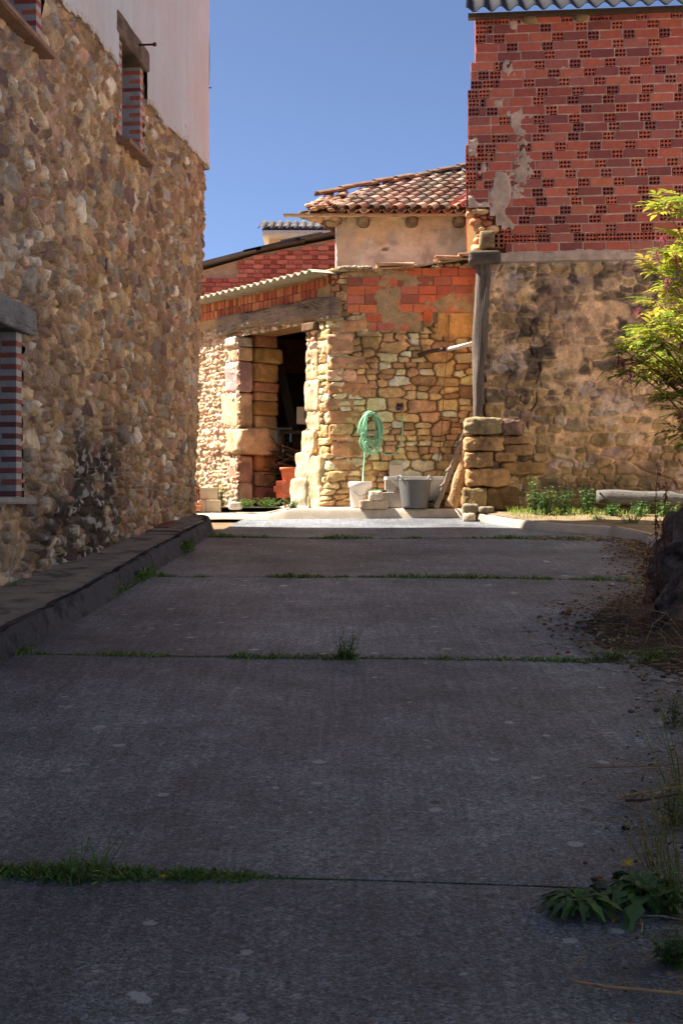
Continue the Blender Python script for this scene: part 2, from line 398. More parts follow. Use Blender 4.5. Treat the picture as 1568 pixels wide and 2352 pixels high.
M['leaf'] = mat('leaf', n1=(20, .15), n2=(60, .1), bump=0, rough=.5, spec=.4, trans=.35)
M['dry'] = mat('dry_stem', n1=(20, .2), n2=(60, .1), bump=0, rough=.8)
M['paint'] = mat('plain_paint', n1=(4, .06), n2=(40, .05), bump=.05, bscale=60, bdist=.001, rough=.45, spec=.4)
M['rubber'] = mat('rubber', n1=(6, .1), n2=(60, .1), bump=.05, rough=.6, spec=.3)
M['block'] = mat('concrete_block', n1=(8, .12), n2=(90, .15), bump=.35, bscale=90, bdist=.002)
M['iron'] = mat('iron', n1=(20, .2), n2=(60, .2), bump=.2, rough=.6, metal=.3)
M['bark'] = mat('bark', n1=(8, .3), n2=(50, .3), bump=.7, bscale=30, bdist=.01, extra=wood_extra((20, 20, 3), .5))

X3 = Vector((1, 0, 0)); Y3 = Vector((0, 1, 0)); Z3 = Vector((0, 0, 1))
def rcol(c, a=.12):
    k = 1 + random.uniform(-a, a); return tuple(min(1, x * k * (1 + random.uniform(-a, a) * .25)) for x in c)
BR = [s(200, 112, 88), s(190, 100, 80), s(176, 92, 76), s(208, 120, 92), s(160, 84, 76), s(184, 106, 88), s(144, 80, 74)]
ALT = Vector((.09983, .995, 0))               # the direction the lane and the left wall run in
CRS = Vector((.995, -.09983, 0))

def brick(mb, c, sz, ax, col, holes=None, j=.002, dark=(0.05, .02, .015)):
    """sz=(len along U, depth along N, height). holes=(nx,nz): the U-Z face facing -V carries open holes"""
    U, V, W = ax
    if not holes:
        mb.box(c, sz, col, ax, j, bev=.004); return
    c = Vector(c); nx, nz = holes; a, b, e = sz[0] / 2, sz[1] / 2, sz[2] / 2
    mb.box(c + V * .004, (sz[0], sz[1] - .0, sz[2]), col, ax, 0) if False else None
    vs = []; fs = []
    def pt(x, y, z): vs.append(c + U * x + V * y + W * z); return len(vs) - 1
    # shell sides
    o = [pt(x, y, z) for y in (-b, b) for x, z in ((-a, -e), (a, -e), (a, e), (-a, e))]
    fs += [(o[0], o[4], o[5], o[1]), (o[1], o[5], o[6], o[2]), (o[2], o[6], o[7], o[3]), (o[3], o[7], o[4], o[0])]
    cw = sz[0] / nx; ch = sz[2] / nz; dep = .118
    for i in range(nx):
        for k in range(nz):
            cx = -a + cw * (i + .5); cz = -e + ch * (k + .5); r = min(cw, ch) * .385
            rx = r * random.uniform(.9, 1.08); rz = r * random.uniform(.9, 1.08)
            out = [pt(cx + dx * cw / 2, -b, cz + dz * ch / 2) for dx, dz in ((1, 0), (1, 1), (0, 1), (-1, 1), (-1, 0), (-1, -1), (0, -1), (1, -1))]
            inn = [pt(cx + math.cos(q * math.pi / 4) * rx, -b, cz + math.sin(q * math.pi / 4) * rz) for q in range(8)]
            dp = [pt(cx + math.cos(q * math.pi / 4) * rx, -b + dep, cz + math.sin(q * math.pi / 4) * rz) for q in range(8)]
            for q in range(8):
                q2 = (q + 1) % 8
                fs.append((out[q], out[q2], inn[q2], inn[q])); fs.append((inn[q], inn[q2], dp[q2], dp[q]))
            fs.append(tuple(dp))
    mb.add(vs, fs, col)

def corrugated(name, o, U, V, lu, lv, wl, amp, th, mat_, parent, col, per=10, nv=2, jag=0):
    """a wavy sheet: waves run across U, ridges along V; has thickness"""
    W = U.cross(V).normalized(); mb = MB(); n = max(4, int(lu / wl * per))
    vs = []; fs = []
    for sgn in (1, 0):
        for jv in range(nv):
            for i in range(n + 1):
                t = i / n * lu
                q = o + U * t + V * (lv * jv / (nv - 1) - (jag * (hsh(int(t / .9), 3, 5) - .5) if jv == 0 else 0)) + W * (amp * math.cos(2 * math.pi * t / wl) + th * sgn)
                vs.append(q)
    k = n + 1
    for jv in range(nv - 1):
        for i in range(n):
            a = jv * k + i; fs.append((a, a + 1, a + k + 1, a + k)); b = a + nv * k; fs.append((b, b + k, b + k + 1, b + 1))
    for i in range(n):
        fs.append((i, i + nv * k, i + 1 + nv * k, i + 1)); a = (nv - 1) * k + i; fs.append((a, a + 1, a + 1 + nv * k, a + nv * k))
    mb.add(vs, fs, col, True)
    o_ = mb.build(name, mat_, parent)
    return o_
def barrel(mb, p0, p1, up, r0, r1, col, n=6, th=.012, cover=True):
    """one clay half-barrel tile from p0 (low end) to p1"""
    p0 = Vector(p0); p1 = Vector(p1); t = (p1 - p0).normalized(); sd = t.cross(up).normalized(); u2 = sd.cross(t).normalized()
    vs = []; sg = 1 if cover else -1
    for p, r in ((p0, r0), (p1, r1)):
        for rr in (r, r - th):
            for k in range(n + 1):
                a = math.pi * k / n; vs.append(p + sd * math.cos(a) * rr + u2 * (math.sin(a) * rr * sg * .8))
    k = n + 1; fs = []
    for i in range(n):
        fs += [(i, i + 1, 2 * k + i + 1, 2 * k + i), (k + i, 3 * k + i, 3 * k + i + 1, k + i + 1), (i, k + i, k + i + 1, i + 1), (2 * k + i, 2 * k + i + 1, 3 * k + i + 1, 3 * k + i)]
    mb.add(vs, fs, col, False)


# ================================================================== THE GROUND
def Gn(Y):
    Y = np.asarray(Y, float); return SL * np.clip(Y, -40, 18.3) + 0.05 * np.clip(Y - 18.3, 0, 2)
def axis(a, fine0, fine1, b, n1, st): return np.unique(np.concatenate([np.linspace(a, fine0, n1), np.arange(fine0, fine1, st), np.linspace(fine1, b, n1)]))
gx = axis(-300, -8, 10, 300, 14, .5); gy = axis(-60, -8, 30, 700, 14, .5)
GX, GY = np.meshgrid(gx, gy)
pos = np.stack([GX, GY, Gn(GY) - .05 + .00 * GX], -1)
col = np.ones(pos.shape) * np.array(s(140, 118, 88)) * (.8 + .4 * fbm(GX, GY, 3))[..., None]
tag(gridmesh('ground', pos, col, None, M['soil']), kind='structure')

# road: cast slabs with open joints, square to the lane
O2 = np.array([0.0, 0.0])
def lane(t, q):       # t along the lane, q across it (right positive)
    return t * ALT.x + q * CRS.x, t * ALT.y + q * CRS.y
mbv = []; 
joints = [-6.98, -3.18, .43, 4.22, 8.02, 11.86, 15.46, 19.4]
roadmb = MB()
for i in range(len(joints) - 1):
    a, b = joints[i] + .007, joints[i + 1] - .007
    tt = np.linspace(a, b, 34); qq = np.linspace(-3.2, 5.2, 70)
    T, Q = np.meshgrid(tt, qq, indexing='ij')
    wig = .012 * (vn(Q * 3, Q * 0 + i, 4) - .5)
    T2 = T + np.where(T == tt[-1], wig, 0) - .0 + np.where(T == tt[0], .012 * (vn(Q * 3, Q * 0 + i - 1, 4) - .5), 0)
    X, Y = lane(T2, Q)
    Z = Gn(Y) + .02 * (fbm(X * .7, Y * .7, 8, 3) - .5) + .025 * np.exp(-((Q - .2) / 1.6) ** 2) - .012
    e = np.minimum((T - a), (b - T)); Z = Z + .010 * (vn(np.array([[i * 3.3]]), np.array([[1.5]]), 2) - .5) + .012 * sst(.5, 0, e)
    Z[0, :] -= .006; Z[-1, :] -= .006
    n = len(roadmb.v); nu = Q.shape[1]
    vs = np.stack([X, Y, Z], -1).reshape(-1, 3)
    fs = [(r * nu + c, r * nu + c + 1, (r + 1) * nu + c + 1, (r + 1) * nu + c) for r in range(33) for c in range(nu - 1)]
    roadmb.add([tuple(v) for v in vs], fs, s(112, 112, 115), True)
    for r, sg in ((0, 1), (33, -1)):   # slab edges going down into the joint
        top = [tuple(v) for v in vs[r * nu:(r + 1) * nu]]; bot = [(x, y, z - .05) for x, y, z in top]
        roadmb.add(top + bot, [(c, c + 1, nu + c + 1, nu + c) if sg < 0 else (c, nu + c, nu + c + 1, c + 1) for c in range(nu - 1)], s(70, 70, 70))
tag(roadmb.build('road', M['road']), kind='structure')
js = MB()          # earth and moss packed in the joints
for t_ in joints[1:-1]:
    pr_ = [lane(t_ + o, q) for q in np.linspace(-2.6, 4.4, 60) for o in (-.012, .012)]
    js.add([(x, y, float(Gn(y)) - .014 + .025 * math.exp(-((x - t_ * .0998 - .2) / 1.6) ** 2)) for x, y in pr_], [(2 * i, 2 * i + 2, 2 * i + 3, 2 * i + 1) for i in range(59)], s(78, 84, 52))
tag(js.build('joint_soil', M['soil']), kind='structure')

# left pavement with its heavy kerb, rounded off at the house corner
def poly_resample(pts, st):
    pts = np.array(pts, float); d = np.r_[0, np.cumsum(np.hypot(*np.diff(pts, axis=0).T))]
    t = np.linspace(0, d[-1], int(d[-1] / st) + 2); return np.stack([np.interp(t, d, pts[:, 0]), np.interp(t, d, pts[:, 1])], 1), t
def smooth_poly(pts, it=2):
    pts = [np.array(p, float) for p in pts]
    for _ in range(it):
        q = [pts[0]]
        for a, b in zip(pts[:-1], pts[1:]): q += [a * .75 + b * .25, a * .25 + b * .75]
        q.append(pts[-1]); pts = q
    return pts
def kerb(name, pts, w_, h, matl, col, joint=1.0, hf=None, side=-1):
    """kerb stones following pts (the road-side foot line); side=-1: body lies to the left of travel"""
    p, t = poly_resample(smooth_poly(pts), .08)
    tan = np.gradient(p, axis=0); tan /= np.linalg.norm(tan, axis=1)[:, None]
    nr = np.stack([-tan[:, 1], tan[:, 0]], 1) * -side
    z0 = Gn(p[:, 1]); hh = np.array([hf(q[0], q[1]) if hf else h for q in p])
    prof = [(-.005, -.12), (0, .0), (.022, .45), (.038, .8), (.055, .97), (.075, 1.0), (w_ * .5, 1.0), (w_ - .01, 1.0), (w_, .92), (w_, -.3)]
    rows = []
    for o, f in prof:
        wob = .012 * (fbm(t * 2.2, t * 0 + f * 2, 31, 3) - .5)
        jn = np.where(np.abs((t + .3) % joint - joint / 2) < .045, -.012, 0)
        off = o + wob - (jn if o < .04 else 0)
        rows.append(np.stack([p[:, 0] + nr[:, 0] * off, p[:, 1] + nr[:, 1] * off, z0 + hh * f + wob + (jn if f > .9 else 0)], -1))
    pos = np.array(rows)
    if side > 0: pos = pos[:, ::-1]
    cl = np.ones(pos.shape) * np.array(col) * (.8 + .4 * hsh(np.floor((t + .3 + joint / 2) / joint), 3, 4))[None, :, None]
    return tag(gridmesh(name, pos[:, ::-1] if side < 0 else pos[:, ::-1], cl, None, matl), kind='structure'), p, nr, hh
def wallX(Y): return -3.697 + .1003 * Y
LK = [(-2.9, -6), (-2.45, 2), (-2.16, 6.5), (-2.02, 8.6), (-1.90, 10.0), (-1.83, 11.6), (-1.70, 14.0), (-1.63, 15.4), (-1.60, 16.5), (-1.70, 17.05), (-2.05, 17.35), (-2.7, 17.45)]
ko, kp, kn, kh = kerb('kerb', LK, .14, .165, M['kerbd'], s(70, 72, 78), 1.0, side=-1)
# pavement sheet between kerb and wall
pq = kp + kn * .13
K = 12; rows = []
for k in range(K + 1):
    f = k / K
    tx = np.minimum(wallX(np.minimum(pq[:, 1], 17.4)) - .25, pq[:, 0]); ty = pq[:, 1]
    x = pq[:, 0] * (1 - f) + tx * f; y = pq[:, 1] * (1 - f) + ty * f
    rows.append(np.stack([x, y, Gn(y) + .157 + .02 * f + .02 * (fbm(x * 4, y * 4, 12, 4) - .5)], -1))
pos = np.array(rows)
cl = np.ones(pos.shape) * np.array(s(104, 100, 92)) * (.75 + .5 * fbm(pos[..., 0] * 3, pos[..., 1] * 3, 14))[..., None]
tag(gridmesh('pavement', pos, cl, None, M['pave']), kind='structure')
mb = MB()     # pale concrete patch with a rusty iron cover
zc = lambda x, y: float(Gn(y)) + .172
mb.box((-2.02, 15.3, zc(0, 15.3) + .005), (.56, 1.3, .012), s(150, 148, 142), (CRS, (ALT + Z3 * SL).normalized(), Z3), j=.003, bev=.004)
tag(mb.build('pavement_patch', M['pave']), kind='structure')
cv = thing('inspection_cover', (-2.13, 15.25, zc(0, 15.2)), 'rusty flat iron inspection cover set in the pale patch of the left pavement', 'cover')
mb = MB(); mb.box((-2.13, 15.25, zc(0, 15.2) + .022), (.34, .62, .012), s(120, 76, 66), (CRS, (ALT + Z3 * SL).normalized(), Z3), bev=.004); mb.build('lid', M['iron'], cv)
mb = MB()
for sx, sy, lx, ly in ((-.185, 0, .02, .66), (.185, 0, .02, .66), (0, -.325, .36, .02), (0, .325, .36, .02)):
    mb.box(Vector((-2.13, 15.25, zc(0, 15.2) + .020)) + CRS * sx + (ALT + Z3 * SL) * sy, (lx, ly, .014), s(95, 85, 80), (CRS, (ALT + Z3 * SL).normalized(), Z3))
mb.build('frame', M['iron'], cv)

# far pavement in front of the shed, with a dropped kerb at its left end
FK = [(2.02, 18.12), (1.75, 18.22), (1.4, 18.29), (.9, 18.33), (.2, 18.34), (-.5, 18.34), (-1.2, 18.33), (-1.9, 18.3), (-3.2, 18.3), (-4.5, 18.3)]
hfar = lambda x, y: .055 + .09 * float(sst(-1.15, -.65, x))
kerb('kerb_far', FK, .17, .145, M['kerb'], s(196, 182, 160), 1.25, hf=hfar, side=1)
xs = np.linspace(-4.5, 1.9, 90); ys = np.linspace(18.42, 23.5, 60); XX, YY = np.meshgrid(xs, ys)
hz = .05 + .09 * sst(-1.15, -.65, XX)
ZZ = Gn(YY) + hz + .02 * (fbm(XX * 3, YY * 3, 15) - .5) - .004
cl = np.ones(ZZ.shape + (3,)) * np.array(s(178, 158, 130)) * (.8 + .4 * fbm(XX * 4, YY * 4, 16))[..., None]
tag(gridmesh('pavement_far', np.stack([XX, YY, ZZ], -1), cl, None, M['palepave']), kind='structure')

# right kerb curving round, soil pavement behind it
RK = [(1.80, 17.82), (2.05, 17.2), (2.32, 16.62), (2.75, 16.25), (3.18, 15.95), (3.42, 15.2), (3.40, 14.4), (3.30, 13.6), (3.1, 12.4), (2.9, 11.2)]
_, rp, rn, _ = kerb('kerb_right', RK, .15, .12, M['kerb'], s(168, 156, 138), 1.1, side=-1)
rq = rp + rn * .14
wy = lambda x: 18.1 - .1003 * (x - 1.755) + .15
rows = []
far = np.stack([np.linspace(1.75, 9.5, len(rq)), wy(np.linspace(1.75, 9.5, len(rq)))], 1)
for k in range(31):
    f = k / 30; x = rq[:, 0] * (1 - f) + far[:, 0] * f; y = rq[:, 1] * (1 - f) + far[:, 1] * f
    rows.append(np.stack([x, y, Gn(y) * 0 + SL * y + .115 + .04 * f + .03 * (fbm(x * 3, y * 3, 22) - .5) * min(1, f * 8)], -1))
pos = np.array(rows); n_ = fbm(pos[..., 0] * 2.2, pos[..., 1] * 2.2, 23)
cl = np.array(s(160, 140, 112)) * (1 - n_[..., None]) + np.array(s(120, 104, 74)) * n_[..., None]
tag(gridmesh('pavement_right', pos[:, ::-1], cl, None, M['soil']), kind='structure')

# soil verge at the right, spilling over the edge of the road
VE = [(5, .3), (1.2, .3), (1.02, 2.6), (.96, 3.4), (1.10, 4.2), (1.30, 5.2), (1.70, 6.3), (1.84, 7.3), (1.64, 7.9), (1.52, 8.6), (1.58, 9.3), (1.86, 10.1), (2.35, 10.9), (2.62, 11.8), (2.85, 12.8), (3.1, 13.9), (3.25, 14.6)]
ve = np.array(VE[1:])
gx = np.linspace(.6, 7, 260); gy = np.linspace(-5, 15.2, 620); XX, YY = np.meshgrid(gx, gy)
ex = np.interp(YY, ve[:, 1], ve[:, 0]) + .22 * (fbm(XX * 2.4, YY * 2.4, 41, 4) - .5)
dd = XX - ex
ZZ = Gn(YY) - .03 + .05 * sst(-.08, .25, dd) + .28 * sst(.35, 1.6, dd) + (.05 * (fbm(XX * 5, YY * 5, 42, 4) - .45)) * sst(-.1, .3, dd)
ndk = fbm(XX * 6, YY * 6, 44)
cl = np.array(s(92, 76, 60)) * (1 - ndk[..., None]) + np.array(s(48, 42, 36)) * ndk[..., None]
msk = (dd[:-1, :-1] > -.15)
tag(gridmesh('verge', np.stack([XX, YY, ZZ], -1), cl, msk, M['soil']), kind='structure')
def RZ(x, y):     # height of the road surface above the plain slope
    return float(.02 * (fbm(np.array([x * .7]), np.array([y * .7]), 8, 3)[0] - .5)) + .025 * math.exp(-((x - y * .0998 - .2) / 1.6) ** 2)
def Vz(x, y):
    e = float(np.interp(y, ve[:, 1], ve[:, 0])) + .22 * (float(fbm(np.array([x * 2.4]), np.array([y * 2.4]), 41, 4)[0]) - .5); q = x - e
    return float(Gn(y)) + max(RZ(x, y), -.03 + .05 * float(sst(-.08, .25, q)) + .28 * float(sst(.35, 1.6, q)) + .05 * (float(fbm(np.array([x * 5.]), np.array([y * 5.]), 42, 4)[0]) - .45) * float(sst(-.1, .3, q)))

# ================================================================== LEFT HOUSE
PAL_L = [s(186, 154, 116), s(176, 142, 104), s(200, 172, 134), s(160, 132, 104), s(182, 144, 116), s(172, 162, 146), s(194, 160, 118), s(170, 130, 108), s(128, 102, 94), s(208, 184, 148), s(152, 124, 94), s(226, 214, 194), s(184, 150, 104), s(176, 146, 118), s(166, 134, 106), s(184, 170, 148), s(208, 180, 138), s(150, 142, 132), s(190, 150, 124)]
PAL_S = [s(216, 184, 134), s(208, 170, 116), s(222, 196, 148), s(198, 158, 110), s(212, 174, 118), s(192, 148, 108), s(226, 206, 166), s(186, 146, 102)]
def stonefield(a, b, k, pal, depth=.05, mort=s(176, 142, 100), sub=.35, p=2.8, mlev=None, wob=.02, bright=1.0, tl=1.5, flat=False, warp=.22):
    def fn(U, V):
        e, ID, du, dv = rubble(U, V, a, b, k, sub, p, warp)
        r1 = hsh(ID, 1, k); r2 = hsh(ID, 2, k); r3 = hsh(ID, 3, k); r4 = hsh(ID, 4, k); r5 = hsh(ID, 5, k)
        ed = sst(.0, flat, e) if flat else sst(.02, .30, e)
        tilt = ((r2 - .5) * du / a + (r3 - .5) * dv / b) * tl
        facet = -np.abs((r4 - .5) * du / a + (r5 - .3) * dv / b) * .9
        fine = fbm(U * 14, V * 14, k + 60, 4) - .5; med = fbm(U * 5, V * 5, k + 61, 3) - .5
        h = depth * (ed * (.55 + .6 * r1) + ed * (tilt + facet) * .9) + fine * .03 * (.4 + ed) + med * .03 + wob * (fbm(U * .8, V * .8, k + 62, 2) - .5) * 2
        c = pal_pick(hsh(ID, 7, k), pal) * (.68 + .58 * hsh(ID, 8, k))[..., None]
        c = c * (.86 + .5 * (fbm(U * 9, V * 9, k + 63, 3) - .3))[..., None]
        m = sst(.10, .02, e)[..., None]
        if mlev is not None:
            ml = mlev(U, V); hm = ml + fine * .012 + med * .012
            mm = sst(-.006, .006, hm - h)[..., None]; h = np.maximum(h, hm); m = np.maximum(m, mm)
        c = c * (1 - m) + np.array(mort) * (.85 + .3 * fbm(U * 6, V * 6, k + 64, 3))[..., None] * m
        return h, c * bright
    return fn
LH = thing('stone_house', (wallX(10), 10, 0), 'tall rubble stone house with pale plaster above, along the left of the lane', 'house')
Yc = 17.3
def bulge(Y, z): return .135 * float(np.clip((z - 1.45) / 4.4, 0, 1)) * float(sst(14.2, 17.3, Y))   # the old wall leans out at its far end
def PW(Y, n=0, z=0):                                     # point on the left wall: along, out from the wall, height
    return Vector((wallX(Y), Y, z)) + Vector((.995, -.0998, 0)) * (n + bulge(Y, z))
NW = Vector((.995, -.0998, 0))
WINS = [(13.66, 14.40, 5.40, 6.44), (10.02, 10.98, 5.42, 6.50), (9.4, 10.50, 1.64, 2.99)]
def lwall(Y0, Y1, step, nm, corner):
    path = [(wallX(Y0), Y0), (wallX(Y1), Y1)]
    if corner: path.append((wallX(Y1) - 6 * .995, Y1 + 6 * .0998))
    off = (Y0 + 20) / .995
    L1 = (Y1 - Y0) / .995
    big = stonefield(.31, .185, 100, PAL_L, .062, s(176, 146, 112), sub=.58, p=2.1, wob=.03, tl=1.35, flat=.08, warp=.34)
    def fn(U, V):
        h, c = big(U + off, V); h = h - .02 * sst(5.8, 6.1, V)
        e, ID, du, dv = rubble(U + off, V, .31, .185, 100, .58, 2.1, .34)
        # small packing stones and earth mortar in the wide joints
        e2, ID2, d2, v2 = rubble(U + off, V, .10, .066, 140, .3, 2.4)
        j = sst(.15, .06, e + .10 * (fbm(U * 5, V * 5, 141, 2) - .5))
        h2 = .016 * sst(.02, .16, e2) * hsh(ID2, 3, 9) * 1.6; c2 = pal_pick(hsh(ID2, 7, 9), PAL_L) * (.65 + .5 * hsh(ID2, 8, 9))[..., None]
        m2 = sst(.12, .03, e2)[..., None]; c2 = c2 * (1 - m2) + np.array(s(178, 146, 110)) * m2
        h = h * (1 - j) + (h2 + .006 * (fbm((U + off) * 30, V * 30, 142, 2) - .5)) * j; c = c * (1 - j[..., None]) + c2 * j[..., None]
        g = SL * (Y0 + U * .995); Yv = Y0 + U * .995
        k = fbm((U + off) * .9, V * .9, 77, 3); hh = V - g
        foot = sst(1.9, .75, hh + 1.3 * (k - .5)) * (1.25 * np.exp(-((Yv - 12.3) / 1.3) ** 2) + .30 * sst(.9, .2, hh))
        n2 = sst(.36, .54, fbm((U + off) * 4, V * 4, 78, 4)); f = np.clip(foot * (.45 + .65 * n2), 0, .92)[..., None]
        sp = sst(.60, .66, fbm((U + off) * 13, V * 13, 79, 3))[..., None] * np.clip(foot, 0, 1)[..., None]
        c = c * (1 - f) + np.array(s(50, 48, 48)) * f; c = c * (1 - sp * .6) + np.array(s(190, 190, 186)) * sp * .6
        sm = sst(.62, .72, fbm((U + off) * 1.1, V * 1.1, 81, 4))[..., None] * .35; c = c * (1 - sm) + np.array(s(120, 96, 76)) * sm
        # greyer near the camera end
        gr = (sst(13.0, 9.5, Y0 + U * .995) * .28)[..., None]; lum = c.mean(-1)[..., None]
        c = c * (1 - gr) + lum * np.array([.98, 1.0, 1.03]) * gr
        return h, c
    def mask(u, v):
        Yv = Y0 + u * .995; m = np.ones(u.shape, bool)
        for a, b, z0, z1 in WINS: m &= ~((Yv > a - .12) & (Yv < b + .12) & (v > z0) & (v < z1) & (u < L1))
        return m
    def lean(pos, U, V):
        k = .135 * np.clip((V - 1.45) / 4.4, 0, 1) * sst(14.2, 17.3, Y0 + U * .995) if corner else 0 * U
        pos[..., 0] += .995 * k; pos[..., 1] -= .0998 * k
        return pos
    return wall_sheet(nm, path, .0 if not corner else .6, 6.3, step, fn, M['rubble'], LH, mask, lean=lean)
lwall(10.0, Yc, .0165, 'rubble_wall', True)
lwall(-6.0, 10.0, .05, 'rubble_wall', False)
# plaster above
def plaster_fn(U, V):
    return .072 + .010 * (fbm(U * 1.2, V * 1.2, 5, 3) - .5) + .003 * (fbm(U * 12, V * 12, 6, 3) - .5), np.ones(U.shape + (3,)) * .6
Yp = 17.36
def plean(pos, U, V):
    k = .135 * np.clip((V - 1.45) / 4.4, 0, 1) * sst(14.2, 17.3, -6 + U * .995); pos[..., 0] += .995 * k; pos[..., 1] -= .0998 * k; return pos
def pmask(u, v):
    Yv = -6 + u * .995; m = v > 6.02 + .16 * (fbm(u * 2.2, u * 0, 91, 3) - .3) + .05 * fbm(u * 9, u * 0 + 3, 92, 2)
    for a, b, z0, z1 in WINS[:2]: m &= ~((Yv > a - .26) & (Yv < b + .16) & (v < 6.46))
    m &= ~((Yv > 9) & (Yv < 11.7) & (v < 6.9) & (Yv < 11.2))
    return m
wall_sheet('plaster', [(wallX(-6), -6), (wallX(Yp), Yp), (wallX(Yp) - 6 * .995, Yp + .6)], 5.9, 9.15, .04, plaster_fn, M['plaster'], LH, pmask, lean=plean)
for ya, yb in ((11.2, 13.36), (14.6, 17.35)):      # lower lip of the plaster: gives the coat its thickness
    mb = MB(); Y = ya
    while Y < yb:
        u = (Y + 6) / .995
        z = 6.02 + .16 * (float(fbm(np.array([u * 2.2]), np.array([0.]), 91, 3)[0]) - .3) + .05 * float(fbm(np.array([u * 9]), np.array([3.]), 92, 2)[0])
        mb.box(PW(Y, .042, z + .02), (.06, .03, .05), s(200, 185, 165), (NW, ALT, Z3), j=.006); Y += .0257
    mb.build('plaster_edge', M['mortar'], LH)
# roof over it (eave above the frame)
mb = MB()
e0, e1 = PW(-6.4, .32, 9.0), PW(17.6, .32, 9.0); r0, r1 = e0 - NW * 4.6 + Z3 * 1.5, e1 - NW * 4.6 + Z3 * 1.5; b0, b1 = e0 - NW * 9.2, e1 - NW * 9.2
for a, b, c_, d_ in ((e0, e1, r1, r0), (r0, r1, b1, b0)):
    t = Vector((0, 0, .09)); mb.add([a, b, c_, d_, a + t, b + t, c_ + t, d_ + t], [(0, 3, 2, 1), (4, 5, 6, 7), (0, 1, 5, 4), (1, 2, 6, 5), (2, 3, 7, 6), (3, 0, 4, 7)], s(150, 90, 66))
for i in range(58):
    y = -6.3 + i * .41; a = PW(y, .36, 9.10); barrel(mb, a, a - NW * 4.8 + Z3 * 1.55, Z3, .10, .10, rcol(s(160, 96, 70)), n=4)
mb.build('roof', M['tile'], LH)
mb = MB()
for y in (-6.0, 17.38):
    mb.add([PW(y, -.05, 9.1), PW(y, -8.8, 9.1), PW(y, -4.4, 10.5)], [(0, 2, 1)], s(200, 190, 178))
mb.add([PW(-6, 0, 9.1), PW(-6, -8.8, 9.1), PW(-6, -8.8, -1), PW(-6, 0, -1)], [(0, 1, 2, 3)], s(200, 190, 178))
mb.add([PW(17.3, -5.9, 9.1), PW(17.3, -8.8, 9.1), PW(17.3, -8.8, 0), PW(17.3, -5.9, 0)], [(0, 1, 2, 3)], s(200, 190, 178))
mb.add([PW(-6, -8.8, 0), PW(18.05, -8.8, 0), PW(18.05, -8.8, 9.1), PW(-6, -8.8, 9.1)], [(0, 1, 2, 3)], s(200, 190, 178))
mb.build('rear_wall', M['mortar'], LH)

def window(Y0, Y1, z0, z1, near=True, lint=None, depth=.2, sillw=.1, palette=BR, seed=0, sillcol=s(150, 120, 104), lcol=s(120, 104, 90)):
    mc = s(170, 168, 166)
    mb = MB(); mb.box(PW((Y0 + Y1) / 2, -depth - .03, (z0 + z1) / 2), (.03, Y1 - Y0 + .3, z1 - z0 + .2), s(60, 50, 42), (NW, ALT, Z3)); wn = mb.build('window', M['wood'], LH)
    for Ye, sg, wid in ((Y1, 1, .13), (Y0, -1, .13)):
        mort = MB(); bk = MB()
        c = PW(Ye + sg * wid / 2, -depth / 2 + .006, (z0 + z1) / 2)
        mort.box(c, (depth + .05, wid, z1 - z0), mc, (NW, ALT, Z3))
        k = 0; z = z0 + .03
        while z < z1 - .03:
            lng = (k % 2 == 0); dp = depth * (.98 if lng else .62) + random.uniform(-.01, .01)
            ww = .12 if not lng else .15
            bk.box(PW(Ye + sg * ww / 2 - sg * .004, .034 - dp / 2, z), (dp, ww, .043 + random.uniform(-.004, .004)), rcol(random.choice(palette), .15), (NW, ALT, Z3), j=.002, bev=.003)
            z += .093; k += 1
        mort.build('jamb', M['mortar'], wn); bk.build('brick_courses', M['brick'], wn)
    mb = MB(); mb.box(PW((Y0 + Y1) / 2 - .02, -.05, z0 - .025), (.32 + sillw, Y1 - Y0 + .30, .05), sillcol, (NW, ALT, Z3), j=.006, bev=.008); mb.build('sill', M['stone'], wn)
    if lint:
        ya, yb, h, pr = lint
        mb = MB(); mb.stone(PW((ya + yb) / 2, pr - .12, z1 + h / 2 - .02), (.30, yb - ya, h), lcol, (NW, ALT, Z3), seed=seed, rough=.05, rnd=.02, n=14, fr=1.2)
        o = mb.build('lintel', M['woodb'], wn)
    return wn
window(*WINS[0], lint=(13.30, 14.68, .24, .06), seed=3)
window(*WINS[1], lint=None, seed=5)
window(*WINS[2], lint=(9.1, 10.86, .23, .07), seed=9, sillcol=s(140, 138, 134), lcol=s(126, 128, 130), palette=[s(150, 92, 80), s(132, 82, 76), s(160, 98, 82), s(122, 80, 76)])
# fill over the upper near window
mb = MB(); mb.stone(PW(10.4, -.06, 6.62), (.3, 1.6, .26), s(120, 104, 90), (NW, ALT, Z3), seed=4, rough=.05, rnd=.02, n=10); mb.build('lintel', M['woodb'], LH)
mb = MB(); mb.tube([PW(14.18, 0, 6.585), PW(14.14, .17, 6.57), PW(14.10, .27, 6.555)], .012, 8, s(96, 60, 48)); mb.tube([PW(14.10, .262, 6.557), PW(14.095, .285, 6.553)], .022, 10, s(90, 56, 46)); mb.build('iron_bar', M['iron'], LH)
mb = MB(); mb.tube([PW(Yp + .01, .058 + .006 * math.sin(i), 9.1 - i * .2) for i in range(12)], .008, 6, s(45, 45, 48)); 
for i in (2, 7): mb.tube([PW(Yp, .04, 9.1 - i * .28), PW(Yp, .1, 9.1 - i * .28)], .008, 5, s(60, 60, 60))
mb.build('cable', M['rubber'], LH)
mb = MB(); mb.box(PW(13.05, .045, 3.98), (.012, .05, .16), s(70, 84, 104), (NW, ALT, Z3), bev=.003); mb.build('blue_plate', M['iron'], LH)

